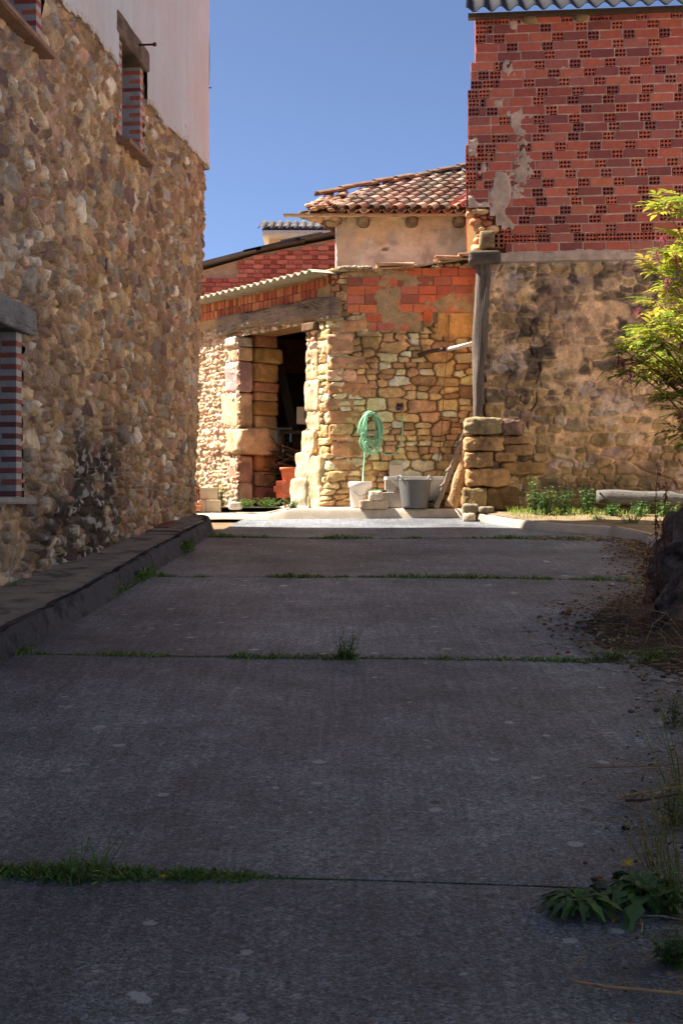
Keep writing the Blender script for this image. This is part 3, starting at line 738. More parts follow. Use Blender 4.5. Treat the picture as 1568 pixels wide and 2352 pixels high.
# ================================================================== SHED
SH = thing('stone_shed', (-.17, 19.1, 1.5), 'small sunlit stone shed with dark open doorway, crooked timber lintel and red brick top courses', 'shed')
C0 = Vector((-.172, 19.1, 0)); RD = Vector((.610, -.792, 0)); LD = -RD; NL = Vector((-.792, -.610, 0)); DIN = -NL
LL = 5.5; RW = 2.75
DU0, DU1, DZ = LL - 2.39, LL - .507, 4.30
def brickbot(u2):
    b = np.where(u2 < .24, 9.0, 4.42); b = np.where((u2 > .50) & (u2 < 1.56), 4.27, b); return np.where((u2 > .55) & (u2 < 1.36), 4.14, b)
sfL = stonefield(.135, .115, 300, [s(232, 208, 174), s(226, 196, 156), s(238, 218, 188), s(214, 180, 144), s(208, 168, 142)], .05, s(214, 184, 146), sub=.3, wob=.03)
sfR = stonefield(.36, .175, 420, PAL_S, .05, s(112, 84, 58), sub=.5, p=4.5, wob=.02, flat=.13, tl=.8, warp=.14)
def shed_fn(U, V):
    h1, c1 = sfL(U, V); h2, c2 = sfR(U, V); u2 = U - LL
    c2 = np.minimum(c2 * np.array([1.38, 1.44, 1.40]), .90); k = sst(-.35, -.15, u2); h = h1 * (1 - k) + h2 * k; c = c1 * (1 - k[..., None]) + c2 * k[..., None]
    # dark algae stain under the brickwork
    st = (sst(3.4, 4.1, V) * sst(.40, .58, fbm(U * 3, V * 3, 55, 4)) * sst(0, .2, u2) * .6)[..., None]
    c = c * (1 - st) + np.array(s(112, 92, 58)) * st
    # earth render at the right end
    rn = sst(1.50, 1.60, u2 + .08 * (fbm(U * 6, V * 6, 57) - .5)) * sst(4.02, 4.10, V + .12 * (fbm(U * 6, V * 6, 58) - .5)) * sst(4.47, 4.44, V)
    h = h * (1 - rn) + (.045 + .02 * (fbm(U * 8, V * 8, 59) - .5)) * rn; c = c * (1 - rn[..., None]) + (np.array(s(206, 160, 96)) * (.85 + .3 * fbm(U * 10, V * 3, 71))[..., None]) * rn[..., None]
    bb = (V > brickbot(u2)) * 1.0
    h = h * (1 - bb) + (-.002 + .022 * sst(.52, .62, fbm(U * 3.3, V * 3.3, 66, 4)) + .01 * (fbm(U * 16, V * 16, 67) - .5)) * bb
    c = c * (1 - bb[..., None]) + (np.array(s(196, 168, 124)) * (.8 + .4 * fbm(U * 7, V * 7, 68))[..., None]) * bb[..., None]
    # battered foot
    h = h + .07 * sst(2.4, 1.5, V)
    # left of the corner the bricks over the beam
    lt = (V > 4.52) * (u2 < .02); h = np.where(lt, -.01, h); c = np.where(lt[..., None], np.array(s(200, 168, 124)), c)
    # small black hole for the tap
    hole = (np.abs(u2 - 1.02) < .045) & (np.abs(V - 3.04) < .05); h = np.where(hole, -.12, h)
    return h, c
PL0 = C0 + LD * LL
def smask(u, v): return ~((u > DU0 + .02) & (u < DU1 - .02) & (v < DZ))
wall_sheet('stone_wall', [(PL0.x, PL0.y), (C0.x, C0.y), (C0.x + RW, C0.y)], 1.4, 5.06, .0145, shed_fn, M['rubble'], SH, smask)
mb = MB()     # body of the walls behind the face
for L0, L1, za, zb in ((.507, 0, 1.3, 5.0), (5.5, 2.6, 1.3, 5.0), (2.6, .45, 4.36, 5.0)):
    mb.box(C0 + LD * (L0 + L1) / 2 + DIN * .36 + Z3 * (za + zb) / 2, (abs(L1 - L0), .56, zb - za), s(150, 118, 82), (RD, DIN, Z3))
mb.box((1.35, 19.45, 3.2), (2.5, .5, 3.6), s(150, 118, 82))
mb.build('wall_core', M['rubble'], SH)
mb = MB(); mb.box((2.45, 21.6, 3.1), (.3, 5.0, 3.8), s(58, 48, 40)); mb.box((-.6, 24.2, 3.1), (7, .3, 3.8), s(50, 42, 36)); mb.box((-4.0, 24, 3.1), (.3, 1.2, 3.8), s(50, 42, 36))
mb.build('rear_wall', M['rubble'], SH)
# bricks, right face
mb = MB(); AX = (X3, Y3, Z3)
for k in range(-1, 6):
    zc_ = 4.87 - .134 * k; u = .25 if k >= 0 else .95; end = 2.62
    if k == 4: u, end = .53, 1.20
    if k == 5: u, end = .57, 1.28
    if k == 3: u = .25
    u += (-.0, .16)[0] if k < 0 else 0
    first = True; off = [.12, .20, .0, .24, .16, 0, .1][k + 1]
    while u < end:
        L_ = .262 if not (first and off) else off + .02; first = False; L_ = min(L_, end - u)
        if L_ > .05:
            mis = float(fbm(np.array([(u + LL) * 3.3]), np.array([zc_ * 3.3]), 66, 4)[0])
            col = rcol(random.choice([s(238, 136, 92), s(230, 124, 86), s(208, 114, 90), s(242, 146, 102), s(220, 134, 106), s(180, 110, 86)]), .12)
            mb.box((C0.x + u + L_ / 2, C0.y - .004 - random.uniform(0, .008) + .06, zc_ + random.uniform(-.003, .003) + (.02 * (u / 2.6))), (L_ - .011, .14, .118), col, AX, j=.003, bev=.004)
        u += L_
mb.box((C0.x + 1.43, C0.y + .05, 4.34), (.12, .14, .23), s(226, 120, 70), AX, j=.003, bev=.004); mb.box((C0.x + 1.27, C0.y + .052, 4.34), (.19, .14, .09), s(232, 150, 104), AX, j=.003, bev=.004)
mb.build('brick_course', M['brick'], SH)
mb = MB()   # soldier bricks over the beam, along the left face, two ranks
for rank in range(2):
    u = 0.12; 
    while u < 4.6:
        w_ = .112; z = 4.875 - rank * .13 - .012 * math.sin(u * 1.3) 
        gap = (2.28 < u < 2.42) and rank == 0
        if not gap and not (rank == 1 and u < .25):
            hol = None
            c = C0 + LD * (u + w_ / 2) + NL * (.004 + random.uniform(0, .012)) + DIN * .06 + Z3 * z
            mb.box(c, (w_ - .012, .14, .115), rcol(random.choice([s(206, 128, 92), s(196, 112, 84), s(214, 146, 108), s(180, 100, 78)]), .14), (RD, DIN, Z3), j=.004, bev=.004)
        u += w_
for z, x in ((4.90, -.10), (4.77, .0), (4.90, .10)):
    brick(mb, (C0.x + .09 + x * .6, C0.y - .0 + .05, z), (.115, .14, .12), AX, s(190, 90, 58), holes=(2, 3))
mb.build('soldier_bricks', M['brick'], SH)
# beam
mb = MB()
def beam_pts(n=44):
    vs = []; fs = []; m = 28
    for i in range(n):
        t = i / (n - 1); L_ = 2.95 * (1 - t) - .12 * t
        c = C0 + LD * L_ + NL * (-.06 + .02 * math.sin(t * 5)) + Z3 * (4.50 + .035 * math.sin(t * 3.1 + .3) - .02 * t)
        hh = .125 + .035 * t + .012 * math.sin(t * 9); ww = .16
        for k in range(m):
            a = 2 * math.pi * k / m; ca, sa = math.cos(a), math.sin(a)
            q = (abs(ca) ** 7 + abs(sa) ** 7) ** (-1 / 7)
            nz = .030 * (vn3(np.array([L_ * 2.5]), np.array([ca * 2.]), np.array([sa * 3.]), 5)[0] - .5) * 2 + .016 * (vn3(np.array([L_ * 4.]), np.array([ca * 9.]), np.array([sa * 9.]), 6)[0] - .5)
            vs.append(c + DIN * (ca * q * ww) * -1 + Z3 * (sa * q * (hh + nz * 2)) + NL * nz)
    for i in range(n - 1):
        for k in range(m): fs.append((i * m + k, (i + 1) * m + k, (i + 1) * m + (k + 1) % m, i * m + (k + 1) % m))
    fs += [tuple(range(m)), tuple((n - 1) * m + k for k in range(m - 1, -1, -1))]
    return vs, fs
vs, fs = beam_pts(); mb.add(vs, fs, s(150, 132, 112), True); 
beam = mb.build('lintel_beam', M['woodb'], SH)
cr = MB()     # open drying cracks in the beam
for i in range(16):
    L_ = random.uniform(-.02, .9) if i < 9 else random.uniform(.9, 2.8); z = 4.50 + random.uniform(-.09, .1); l = random.uniform(.08, .3)
    pts = [C0 + LD * (L_ + q * l) + NL * .104 + Z3 * (z + (q * .10 if L_ < 1 else q * .02) + .01 * math.sin(q * 7 + i)) for q in (0, .33, .66, 1)]
    cr.tube(pts, [.002, .0045, .0045, .001], 5, s(38, 32, 28))
cr.build('crack', M['wood'], beam)
for nm, x0, x1, y0, y1, Y, c in (('beam_pad', 523, 558, 773, 795, 21.05, s(206, 196, 180)),):
    p = P((x0 + x1) / 2, (y0 + y1) / 2, Y); mb = MB(); mb.stone(C0 + LD * 2.55 + NL * -.08 + Z3 * p.z, (.34, .34, .15), c, (RD, DIN, Z3), seed=2, rough=.07, rnd=.05, n=8); mb.build(nm, M['woodb'], SH)
mb = MB(); mb.stone(C0 + LD * .42 + NL * -.05 + Z3 * 4.25, (.34, .3, .13), s(120, 92, 66), (RD, DIN, Z3), seed=8, rough=.06, rnd=.04, n=8); mb.build('beam_pad', M['woodb'], SH)
# door jamb stones
zL = lambda y, Y: EYE + (1168 - y) * Y / F
B0 = C0 + LD * 2.39
OUT = [(795, 827, .30, s(224, 196, 150)), (828, 899, .40, s(206, 170, 160)), (900, 983, .52, s(222, 190, 148)), (1046, 1110, .36, s(200, 160, 130)), (1108, 1172, .42, s(206, 180, 146))]
for i, (y0, y1, w_, c) in enumerate(OUT):
    c = (min(.85, c[0] * 1.08), c[1] * .98, c[2])
    za, zb = zL(y1, 21), zL(y0, 21); mb = MB()
    mb.stone(B0 + LD * (w_ / 2) + DIN * .11 + Z3 * (za + zb) / 2, (w_, .30, zb - za), c, (RD, DIN, Z3), seed=20 + i, rough=.06, rnd=.06, n=10); mb.build('jamb_stone', M['stone'], SH)
INN = [(769, 798, 0, s(182, 130, 96)), (799, 834, .10, s(196, 158, 98)), (835, 878, .0, s(192, 148, 92)), (879, 901, .02, s(186, 130, 100)), (902, 921, .0, s(190, 142, 102)), (922, 954, 0, s(200, 150, 90)), (955, 985, -.01, s(206, 166, 116)), (1046, 1083, -.02, s(196, 134, 84)), (1084, 1117, -.03, s(190, 148, 108)), (1118, 1160, -.02, s(160, 108, 90))]
for i, (y0, y1, ex, c) in enumerate(INN):
    c = (c[0], c[1] * .98, c[2])
    za, zb = zL(y1, 21.3), zL(y0, 21.3); w_ = .44 + ex; mb = MB()
    mb.stone(B0 + LD * .20 + DIN * (.29 + w_ / 2) + Z3 * (za + zb) / 2, (.5, w_, zb - za + .008), c, (RD, DIN, Z3), seed=40 + i, rough=.08, rnd=.07, n=12, fr=3); mb.build('jamb_stone', M['stone'], SH)
mb = MB(); za, zb = zL(1045, 21.1), zL(984, 21.1); mb.stone(B0 + LD * .10 + DIN * .34 + Z3 * (za + zb) / 2, (.50, .84, zb - za), s(226, 184, 142), (RD, DIN, Z3), seed=61, rough=.11, rnd=.08, n=18, fr=2.6); mb.build('jamb_stone', M['stone'], SH)
for i, (y0, y1, L0, L1, out, c) in enumerate([(769, 804, .50, .28, .0, s(196, 140, 96)), (805, 875, .53, .25, .02, s(226, 196, 146)), (876, 944, .56, .22, .03, s(230, 204, 160)), (945, 990, .52, .2, .02, s(222, 190, 150)), (990, 1040, .62, .3, .05, s(226, 196, 150)), (1040, 1100, .72, .35, .09, s(228, 204, 160)), (1100, 1172, .80, .40, .12, s(206, 190, 160)), (1050, 1120, .42, .1, .08, s(226, 198, 150)), (1118, 1172, .45, .08, .10, s(220, 196, 156))]):
    za, zb = zL(y1, 19.5), zL(y0, 19.5); mb = MB()
    mb.stone(C0 + LD * (L0 + L1) / 2 + NL * (out - .145) + Z3 * (za + zb) / 2, (L0 - L1 + .03, .34, zb - za + .02), c, (RD, DIN, Z3), seed=70 + i, rough=.10, rnd=.05, n=14, fr=3.2); mb.build('jamb_stone', M['stone'], SH)
# corner stones
QN = [(758, 842, 733, 763, s(204, 166, 116)), (750, 811, 765, 814, s(222, 184, 138)), (756, 840, 816, 848, s(206, 170, 124)), (749, 820, 849, 876, s(226, 190, 148)), (752, 857, 877, 913, s(204, 158, 110)), (745, 815, 914, 938, s(224, 188, 140)), (753, 833, 940, 974, s(212, 166, 118)), (754, 804, 975, 1011, s(220, 172, 122)), (760, 833, 1012, 1052, s(216, 170, 118)), (758, 873, 1053, 1098, s(222, 176, 124)), (755, 800, 1099, 1160, s(222, 178, 130))]
for i, (x0, x1, y0, y1, c) in enumerate(QN):
    c = (min(.85, c[0] * 1.10), c[1] * .98, c[2])
    a, b = P(x0, y1, 19.05), P(x1, y0, 19.05); mb = MB()
    mb.stone(((a.x + b.x) / 2, 19.1 + .17, (a.z + b.z) / 2), (b.x - a.x, .44, b.z - a.z - .008), c, seed=90 + i, rough=.085, rnd=.055, n=14, fr=3.5); mb.build('corner_stone', M['stone'], SH)
# corrugated roof: long edge above the left face, flat pieces to the right
UP = Z3
V1 = (DIN + Z3 * .05).normalized()
corrugated('roof', C0 + RD * .15 + NL * .42 + Z3 * 4.975, LD, V1, 5.6, 5.7, .177, .026, .012, M['fibre'], SH, s(176, 168, 146))
mb = MB()
for i, (x0, x1, z0, z1, y) in enumerate([(-.30, .55, 4.99, 5.03, 18.98), (.42, 1.0, 5.02, 5.06, 18.97), (.95, 1.75, 5.05, 5.17, 18.99), (1.45, 2.1, 5.16, 5.18, 18.95)]):
    mb.add([(x0, y, z0), (x1, y + .03, z1), (x1, 24.2, z1 + .5), (x0, 24.2, z0 + .5), (x0, y, z0 + .022), (x1, y + .03, z1 + .022), (x1, 24.2, z1 + .53), (x0, 24.2, z0 + .53)], [(0, 3, 2, 1), (4, 5, 6, 7), (0, 1, 5, 4), (1, 2, 6, 5), (2, 3, 7, 6), (3, 0, 4, 7)], rcol(s(186, 172, 140), .1))
mb.add([(1.9, 18.99, 5.17), (2.8, 18.99, 5.2), (2.8, 24.2, 5.6), (1.9, 24.2, 5.6)], [(0, 1, 2, 3)], s(170, 150, 120))
mb.build('roof_sheet', M['fibre'], SH)
mb = MB()
for i in range(9): mb.stone((-.02 + i * .055 + random.uniform(-.01, .01), 19.0, 5.045 + random.uniform(0, .02)), (.08, .1, .05), s(176, 164, 140), seed=i, n=4, rough=.15)
for x0, x1, zz in ((.50, 1.05, 5.10), (1.35, 1.75, 5.20), (1.70, 2.1, 5.24)): mb.box(((x0 + x1) / 2, 19.05, zz), (x1 - x0, .3, .035), rcol(s(214, 168, 136)), j=.01, bev=.006)
mb.build('roof_rubble', M['tile'], SH)
mb = MB()
for i in range(40):
    r = random.random(); mb.stone((C0.x + .25 + r * 2.2, 19.04, 5.03 + .08 * r + random.uniform(-.02, .02)), (random.uniform(.06, .16), .1, random.uniform(.03, .06)), rcol(random.choice([s(180, 120, 84), s(190, 160, 118), s(150, 130, 96)])), seed=i, n=4, rough=.15)
mb.build('wall_head', M['stone'], SH)
# pipe, hanging cable, little dry branches
mb = MB(); pts = [P(960, 815, 19.0), P(985, 807, 18.93), P(1010, 803, 18.85), P(1040, 799, 18.75)]; mb.tube(pts, .030, 10, s(92, 76, 64)); mb.build('rusty_pipe', M['iron'], SH)
mb = MB(); mb.tube([P(1026, 802, 18.78), P(1050, 797, 18.7), P(1086, 788, 18.55)], .030, 12, s(206, 202, 196)); mb.build('pipe_sleeve', M['paint'], SH)
mb = MB(); mb.tube([P(1032, 722, 19.04), P(1028, 800, 19.0), P(1020, 880, 19.02), P(1014, 990, 19.0), P(1002, 1090, 19.0)], .006, 5, s(140, 110, 84)); mb.build('hanging_wire', M['iron'], SH)

# ================================================================== RIGHT BUILDING
RB = thing('brick_building', (1.755, 18.1, 1.5), 'tall red hollow brick building on a patched stone base at the right', 'building')
RC = Vector((1.755, 18.1, 0)); NR = Vector((-.0998, -.995, 0))
def PR(u, n=0, z=0): return RC + CRS * u + NR * n + Z3 * z
CORN = PR(.27)
sfB = stonefield(.38, .20, 520, [s(186, 152, 104), s(166, 136, 94), s(178, 146, 104), s(150, 128, 98), s(168, 138, 120), s(200, 168, 122), s(140, 122, 96)], .055, s(226, 184, 140), sub=.5, p=3.6, wob=.015, flat=.10, tl=.8, warp=.16,
    mlev=lambda U, V: .042 - .055 * sst(2.55, 2.1, V + .5 * (fbm(U * 1.3, V * 1.3, 88, 3) - .5)) - .05 * sst(4.6, 4.9, V + .2 * (fbm(U * 2, V * 2, 89) - .5)) - .03 * sst(1.2, .3, np.abs(U - 3.2) + (V - 2) * .4) + .034 * (fbm(U * 2.2, V * 2.6, 87, 4) - .5) * 2)
def rb_fn(U, V):
    h, c = sfB(U, V)
    u2 = U - 3.0
    dk = (sst(.46, .60, fbm(U * 3.2, V * 4.5, 501, 5)) * sst(2.6, 3.6, V) * sst(-.2, .6, u2) * .6)[..., None]
    c = c * (1 - dk * .75) + np.array(s(84, 78, 76)) * dk * .75
    sp = (sst(.56, .64, fbm(U * 6, V * 7, 503, 4)) * .7 * sst(2.6, 3.2, V) * sst(.0, .5, u2))[..., None]; c = c * (1 - sp) + np.array(s(48, 44, 46)) * sp
    pk = sst(.5, .62, fbm(U * 1.4, V * 1.8, 504, 3))[..., None] * .35; c = c * (1 - pk) + np.array(s(222, 176, 140)) * pk
    low = (sst(2.35, 1.8, V + .4 * (fbm(U * 1.2, V * 1.2, 502) - .5)) * sst(.2, 1.0, u2) * .6)[..., None]; c = c * (1 - low) + np.array(s(98, 84, 58)) * low
    # a long open crack and loss of render beside it
    cx = .62 + .07 * np.sin(V * 4.2) + .03 * np.sin(V * 13)
    ck = (np.abs(u2 - cx - .03 * (fbm(V * 9, U * 0, 509, 3) - .5)) < .0085) & (V > 2.6) & (V < 4.3) & (fbm(V * 5, U * 0, 508, 2) > .42); h = np.where(ck, h - .05, h)
    mo = fbm(U * 7, V * 9, 510, 5)[..., None]; c = c * (.5 + 1.0 * mo); h = h + .022 * (fbm(U * 9, V * 11, 511, 4) - .5)
    wh = (sst(.66, .72, fbm(U * 3, V * 4, 512, 4)) * .6)[..., None]; c = c * (1 - wh) + np.array(s(214, 190, 168)) * wh
    h = np.where(V > 4.93, .0 + .012 * (fbm(U * 12, V * 12, 505) - .5), h); c = np.where((V > 4.93)[..., None], np.array(s(168, 146, 122)), c)
    return h, c
wall_sheet('stone_wall', [(CORN.x, CORN.y + 3.0), (CORN.x, CORN.y), tuple((CORN + CRS * 3.0)[:2])], 1.3, 5.06, .0145, rb_fn, M['rubble'], RB)
def rb2(U, V): return rb_fn(U + 6.0, V)
wall_sheet('stone_wall', [tuple((CORN + CRS * 3.0)[:2]), tuple((CORN + CRS * 7.5)[:2])], 1.3, 5.06, .05, rb2, M['rubble'], RB)
# brickwork
PT = .1262; ZB = 4.965; NROW = 27
def left_edge(k):      # k counts from the bottom
    d_ = {0: 1145, 1: 1160, 2: 1157, 3: 1149, 4: 1137, 5: 1123}
    if k in d_: x = d_[k]
    elif k < 13: x = 1069 + (k % 2)
    elif k < 19: x = 1074 + (k % 3)
    elif k < 22: x = 1081
    else: x = 1091 + (k % 2) * 2
    return (x - 1075) / F * 18.1
mbb = MB(); mbh = MB()
SL_, HL_, MG = .303, .143, .016
HP = []
for k in range(NROW):
    zc_ = ZB + (k + .5) * PT
    u = left_edge(k); first = True
    ph = (.0 if k % 2 else .47) + .06 * math.sin(k * .7)
    seq = []
    if k == 2: seq = ['H', 'H', 'H', 'H', 'S'] + ['H'] * 9 + ['S', 'H'] * 12
    elif k < 2: seq = (['s'] if k else []) + ['S'] * 30
    elif k > 5:
        st = [['H', 's', 'H', 'S'], ['S', 'h', 'H'], ['H', 'H', 'S', 'S'], ['S', 's', 'H'], ['s', 'H', 'H', 'S'], ['H', 'h', 'S'], ['S', 'S', 'S'], ['H', 'H', 'h', 'S']][(k * 5) % 8]
        seq = list(st)
    if k == 26: seq = ['H', 'H', 'H', 'H', 'P', 'S', 'H', 'P', 'H', 'H', 'S', 'H']
    if k > 2 and k != 26:
        # fill with the regular stretcher-header pattern, phase per course
        used = sum({'S': SL_, 'H': HL_, 's': .09, 'h': .07}[q] + MG for q in seq); per = SL_ + HL_ + 2 * MG
        x = (u + used - ph * per) % per
        seq = seq + (['S', 'H'] if x < per * .5 else ['H', 'S']) * 14 if True else seq
        if seq and len(seq) > 2 and k % 4 == 1: seq = seq
    if k == 26: seq += ['S', 'H'] * 12
    for q in seq:
        L_ = {'S': SL_, 'H': HL_, 's': .09, 'h': .07, 'P': .20}[q] * random.uniform(.985, 1.015)
        if u > 7.2: break
        cen = PR(u + L_ / 2, -.07 - random.uniform(0, .005), zc_ + random.uniform(-.003, .003)); tl = random.uniform(-.006, .006)
        ax = ((CRS + Z3 * tl).normalized(), -NR, Z3)
        base = random.choice([s(190, 106, 84), s(180, 96, 78), s(168, 90, 76), s(196, 112, 86), s(146, 82, 72), s(172, 102, 88), s(186, 100, 78), s(140, 80, 74)])
        if q in 'Hh' and u < 3.6:
            if 18 == k and 1.05 < u < 1.25: pass
            else: HP.append((u, u + L_, zc_ - (PT - MG) / 2, zc_ + (PT - MG) / 2)); brick(mbb, cen, (L_, .14, PT - MG), ax, rcol(base, .08), holes=(3 if q == 'H' else 1, 2))
        elif q == 'P': mbh.stone(PR(u + L_ / 2, -.02, zc_), (L_, .14, PT), s(170, 146, 108), (CRS, -NR, Z3), seed=k, rough=.06, n=6)
        else: mbb.box(cen, (L_, .14, PT - MG), rcol(base, .10), ax, j=.0025, bev=.004)
        u += L_ + MG * random.uniform(.7, 1.3)
bw = mbb.build('brick_wall', M['brick'], RB); mbh.build('patch_stone', M['stone'], RB)
# mortar bed behind and smeared over the bricks
def mort_fn(U, V):
    k = (V - ZB) / PT
    cx = .62 + .13 * np.sin(V * 2.1 + 1) + .05 * np.sin(V * 6)
    wdt = .02 + .07 * np.sin(V * 3.3)
    sm = sst(.02, -.05, np.abs(U - cx) - wdt + .15 * (fbm(U * 6, V * 6, 604, 4) - .5) * 2 + .16 * (fbm(U * 22, V * 22, 614, 3) - .5) * 2) * sst(5.75, 5.95, V) * sst(8.0, 7.75, V)
    sm2 = sst(.64, .70, fbm(U * 2.3, V * 2.3, 606, 4)) * sst(1.0, .5, U) + sst(.04, -.02, V - 5.02 - .10 * fbm(U * 3, V * 0, 607)) * .9
    sm = np.clip(sm + sm2, 0, 1)
    h = -.0105 + .012 * (fbm(U * 20, V * 20, 603, 3) - .35) + .018 * sm * (.5 + .9 * fbm(U * 12, V * 12, 608))
    for a_, b_, c0, c1 in HP:
        i0, i1 = np.searchsorted(U[0], a_ + .002), np.searchsorted(U[0], b_ - .002); j0, j1 = np.searchsorted(V[:, 0], c0 + .002), np.searchsorted(V[:, 0], c1 - .002)
        blk = h[j0:j1, i0:i1]; h[j0:j1, i0:i1] = np.where(sm[j0:j1, i0:i1] < .4, -.15, blk)
    c = np.ones(U.shape + (3,)) * np.array(s(196, 170, 148)) * (.62 + .7 * fbm(U * 9, V * 9, 605, 4))[..., None]
    return h, c
def mmask(u, v):
    k = np.clip(((v - ZB) / PT).astype(int), 0, NROW - 1); le = np.array([left_edge(i) for i in range(NROW)])[k]
    return (u > le + .01) & ~((np.abs(u - (1268 - 1075) / F * 18.1) < .05) & (np.abs(v - zL(413 * 0 + 261, 18.1)) < .06))
a = PR(0); b = PR(3.7); wall_sheet('mortar', [(a.x, a.y), (b.x, b.y)], ZB, ZB + NROW * PT, .0135, mort_fn, M['mortar'], RB, mmask)
mb = MB(); mb.box(PR(5.6, -.012 - .05, ZB + NROW * PT / 2), (3.9, .1, NROW * PT), s(178, 152, 132), (CRS, -NR, Z3)); 
mb.box(PR(3.9, -.25, ZB + NROW * PT / 2 + .3), (7.0, .2, NROW * PT - .65), s(150, 110, 90), (CRS, -NR, Z3)); mb.build('mortar', M['mortar'], RB)
mb = MB(); mb.box(PR(1.5, -.42, 3.1), (2.3, .3, 3.7), s(150, 120, 90), (CRS, -NR, Z3)); mb.build('wall_core', M['rubble'], RB)
# side wall of the brick storey
mb = MB()
for k in range(6, NROW):
    u0 = left_edge(k)
    for i in range(12):
        c = PR(u0 + .07, -.16 - .15 - i * .318, ZB + (k + .5) * PT); mb.box(c, (.14, .306, PT - MG), rcol(s(190, 96, 72)), (CRS, -NR, Z3), j=.002)
    mb.box(PR(u0 + .08, -2.2, ZB + (k + .5) * PT), (.13, 3.9, PT + .002), s(190, 160, 130), (CRS, -NR, Z3))
mb.build('side_bricks', M['brick'], RB)
mb = MB(); mb.stone(PR(.16, -.22, ZB + 6 * PT - .05), (.40, .50, .12), s(206, 168, 120), (CRS, -NR, Z3), seed=5, rough=.1, n=9); mb.build('ledge', M['stone'], RB)
# broken corner under the brick: old stones, timber end, brick
mb = MB()
for i in range(30):
    z = random.uniform(4.98, 5.66); u = random.uniform(.10, .36) + .08 * max(0, 5.3 - z) ; sz = random.uniform(.06, .13)
    mb.stone(PR(u, -.10 + random.uniform(-.05, .03), z), (sz * 1.6, .18, sz), rcol(random.choice([s(212, 160, 110), s(196, 128, 92), s(220, 182, 136), s(180, 110, 80)])), (CRS, -NR, Z3), seed=i, n=5, rough=.14)
mb.build('broken_stones', M['stone'], RB)
mb = MB(); mb.box(PR(.42, -.2, 5.3), (.38, .22, .7), s(170, 130, 96), (CRS, -NR, Z3), j=.02); mb.build('wall_core', M['rubble'], RB)
mb = MB(); p = P(1118, 550, 18.0); mb.stone(p - NR * .12, (.22, .40, .24), s(150, 126, 92), (CRS, -NR, Z3), seed=3, rough=.06, n=8, rnd=.12); mb.build('timber_end', M['woodb'], RB)
mb = MB(); brick(mb, P(1145, 553, 17.98) - NR * .06, (.15, .14, .19), (CRS, -NR, Z3), s(150, 92, 66), holes=(2, 3)); mb.build('loose_brick', M['brick'], RB)
mb = MB(); p = P(1113, 591, 17.98); mb.stone(p - NR * .10, (.44, .38, .17), s(112, 100, 90), (CRS, -NR, Z3), seed=13, rough=.05, n=10, rnd=.06); mb.build('wall_plate', M['woodb'], RB)
# leaning post
mb = MB(); vs = []; fs = []; n = 44; m = 24
for i in range(n):
    t = i / (n - 1); y = 603 + (968 - 603) * t
    xl = 1089 - 5 * t + 2 * math.sin(t * 9); xr = 1131 - 19 * sst(.1, .9, t) + 2 * math.sin(t * 14 + 1) - (5 if t > .9 else 0)
    a = P(xl, y, 17.98); b = P(float(xr), y, 17.98); c = (a + b) / 2 - NR * .13; w_ = (b - a).length / 2 * .9
    for k in range(m):
        an = 2 * math.pi * k / m; ca, sa = math.cos(an), math.sin(an); q = (abs(ca) ** 3.4 + abs(sa) ** 3.4) ** (-1 / 3.4)
        nz = 1 + .16 * (vn3(np.array([ca * 2.]), np.array([sa * 2.]), np.array([t * 5.]), 9)[0] - .5) * 2 + .10 * (vn3(np.array([ca * 6.]), np.array([sa * 6.]), np.array([t * 3.]), 19)[0] - .5) * 2
        vs.append(c + CRS * (ca * q * w_ * nz) + NR * (sa * q * .11 * nz))
for i in range(n - 1):
    for k in range(m): fs.append((i * m + k, i * m + (k + 1) % m, (i + 1) * m + (k + 1) % m, (i + 1) * m + k))
fs += [tuple(range(m)), tuple((n - 1) * m + k for k in range(m - 1, -1, -1))]
mb.add(vs, fs, s(108, 96, 86), True); post = mb.build('corner_post', M['woodv'], RB)
mb = MB()
for i in range(7):
    x0 = 1096 + i * 4.6; y0 = random.uniform(620, 800); l = random.uniform(60, 150)
    mb.tube([P(x0 - 3 * q * (l / 150), y0 + l * q, 17.972 - .005) for q in (0, .3, .7, 1)], [.001, .0035, .0035, .001], 5, s(42, 36, 32))
mb.build('crack', M['wood'], post)
# ragged sunlit edge of the wall behind the post
mb = MB()
for i in range(60):
    z = random.uniform(2.9, 4.95); u = .29 + .06 * math.sin(z * 5) + random.uniform(-.03, .05) - (.10 if z < 3.3 else 0) * (3.3 - z) / .4
    sz = random.uniform(.05, .12); mb.stone(PR(u, -.10 + random.uniform(-.12, .10), z), (sz * 1.3, sz * 1.4, sz), rcol(random.choice([s(216, 164, 116), s(204, 150, 110), s(224, 190, 150)])), (CRS, -NR, Z3), seed=i, n=5, rough=.15)
mb.build('broken_stones', M['stone'], RB)
# big corner stones at the foot
for i, (x0, x1, y0, y1, c, dpt) in enumerate([(1066, 1152, 958, 998, s(150, 132, 98), .55), (1065, 1156, 1003, 1036, s(178, 140, 98), .5), (1067, 1132, 1037, 1074, s(186, 146, 100), .5), (1070, 1170, 1076, 1118, s(180, 138, 92), .55), (1062, 1118, 1120, 1168, s(150, 126, 84), .5), (1118, 1190, 1120, 1172, s(128, 100, 64), .35), (1152, 1198, 962, 1000, s(150, 118, 100), .3), (1140, 1216, 1004, 1020, s(176, 134, 92), .3), (1160, 1222, 1022, 1046, s(176, 138, 96), .3), (1135, 1182, 1040, 1060, s(172, 130, 88), .3), (1150, 1250, 1062, 1090, s(160, 124, 80), .3)]):
    Yb = 17.95; a, b = P(x0, y1, Yb), P(x1, y0, Yb); mb = MB(); c_ = (a + b) / 2 - NR * (dpt / 2 - .05)
    mb.stone(c_, (b.x - a.x, dpt, b.z - a.z), c, (CRS, -NR, Z3), seed=120 + i, rough=.15, rnd=.09, n=18, fr=3.8); mb.build('corner_stone', M['stone'], RB)
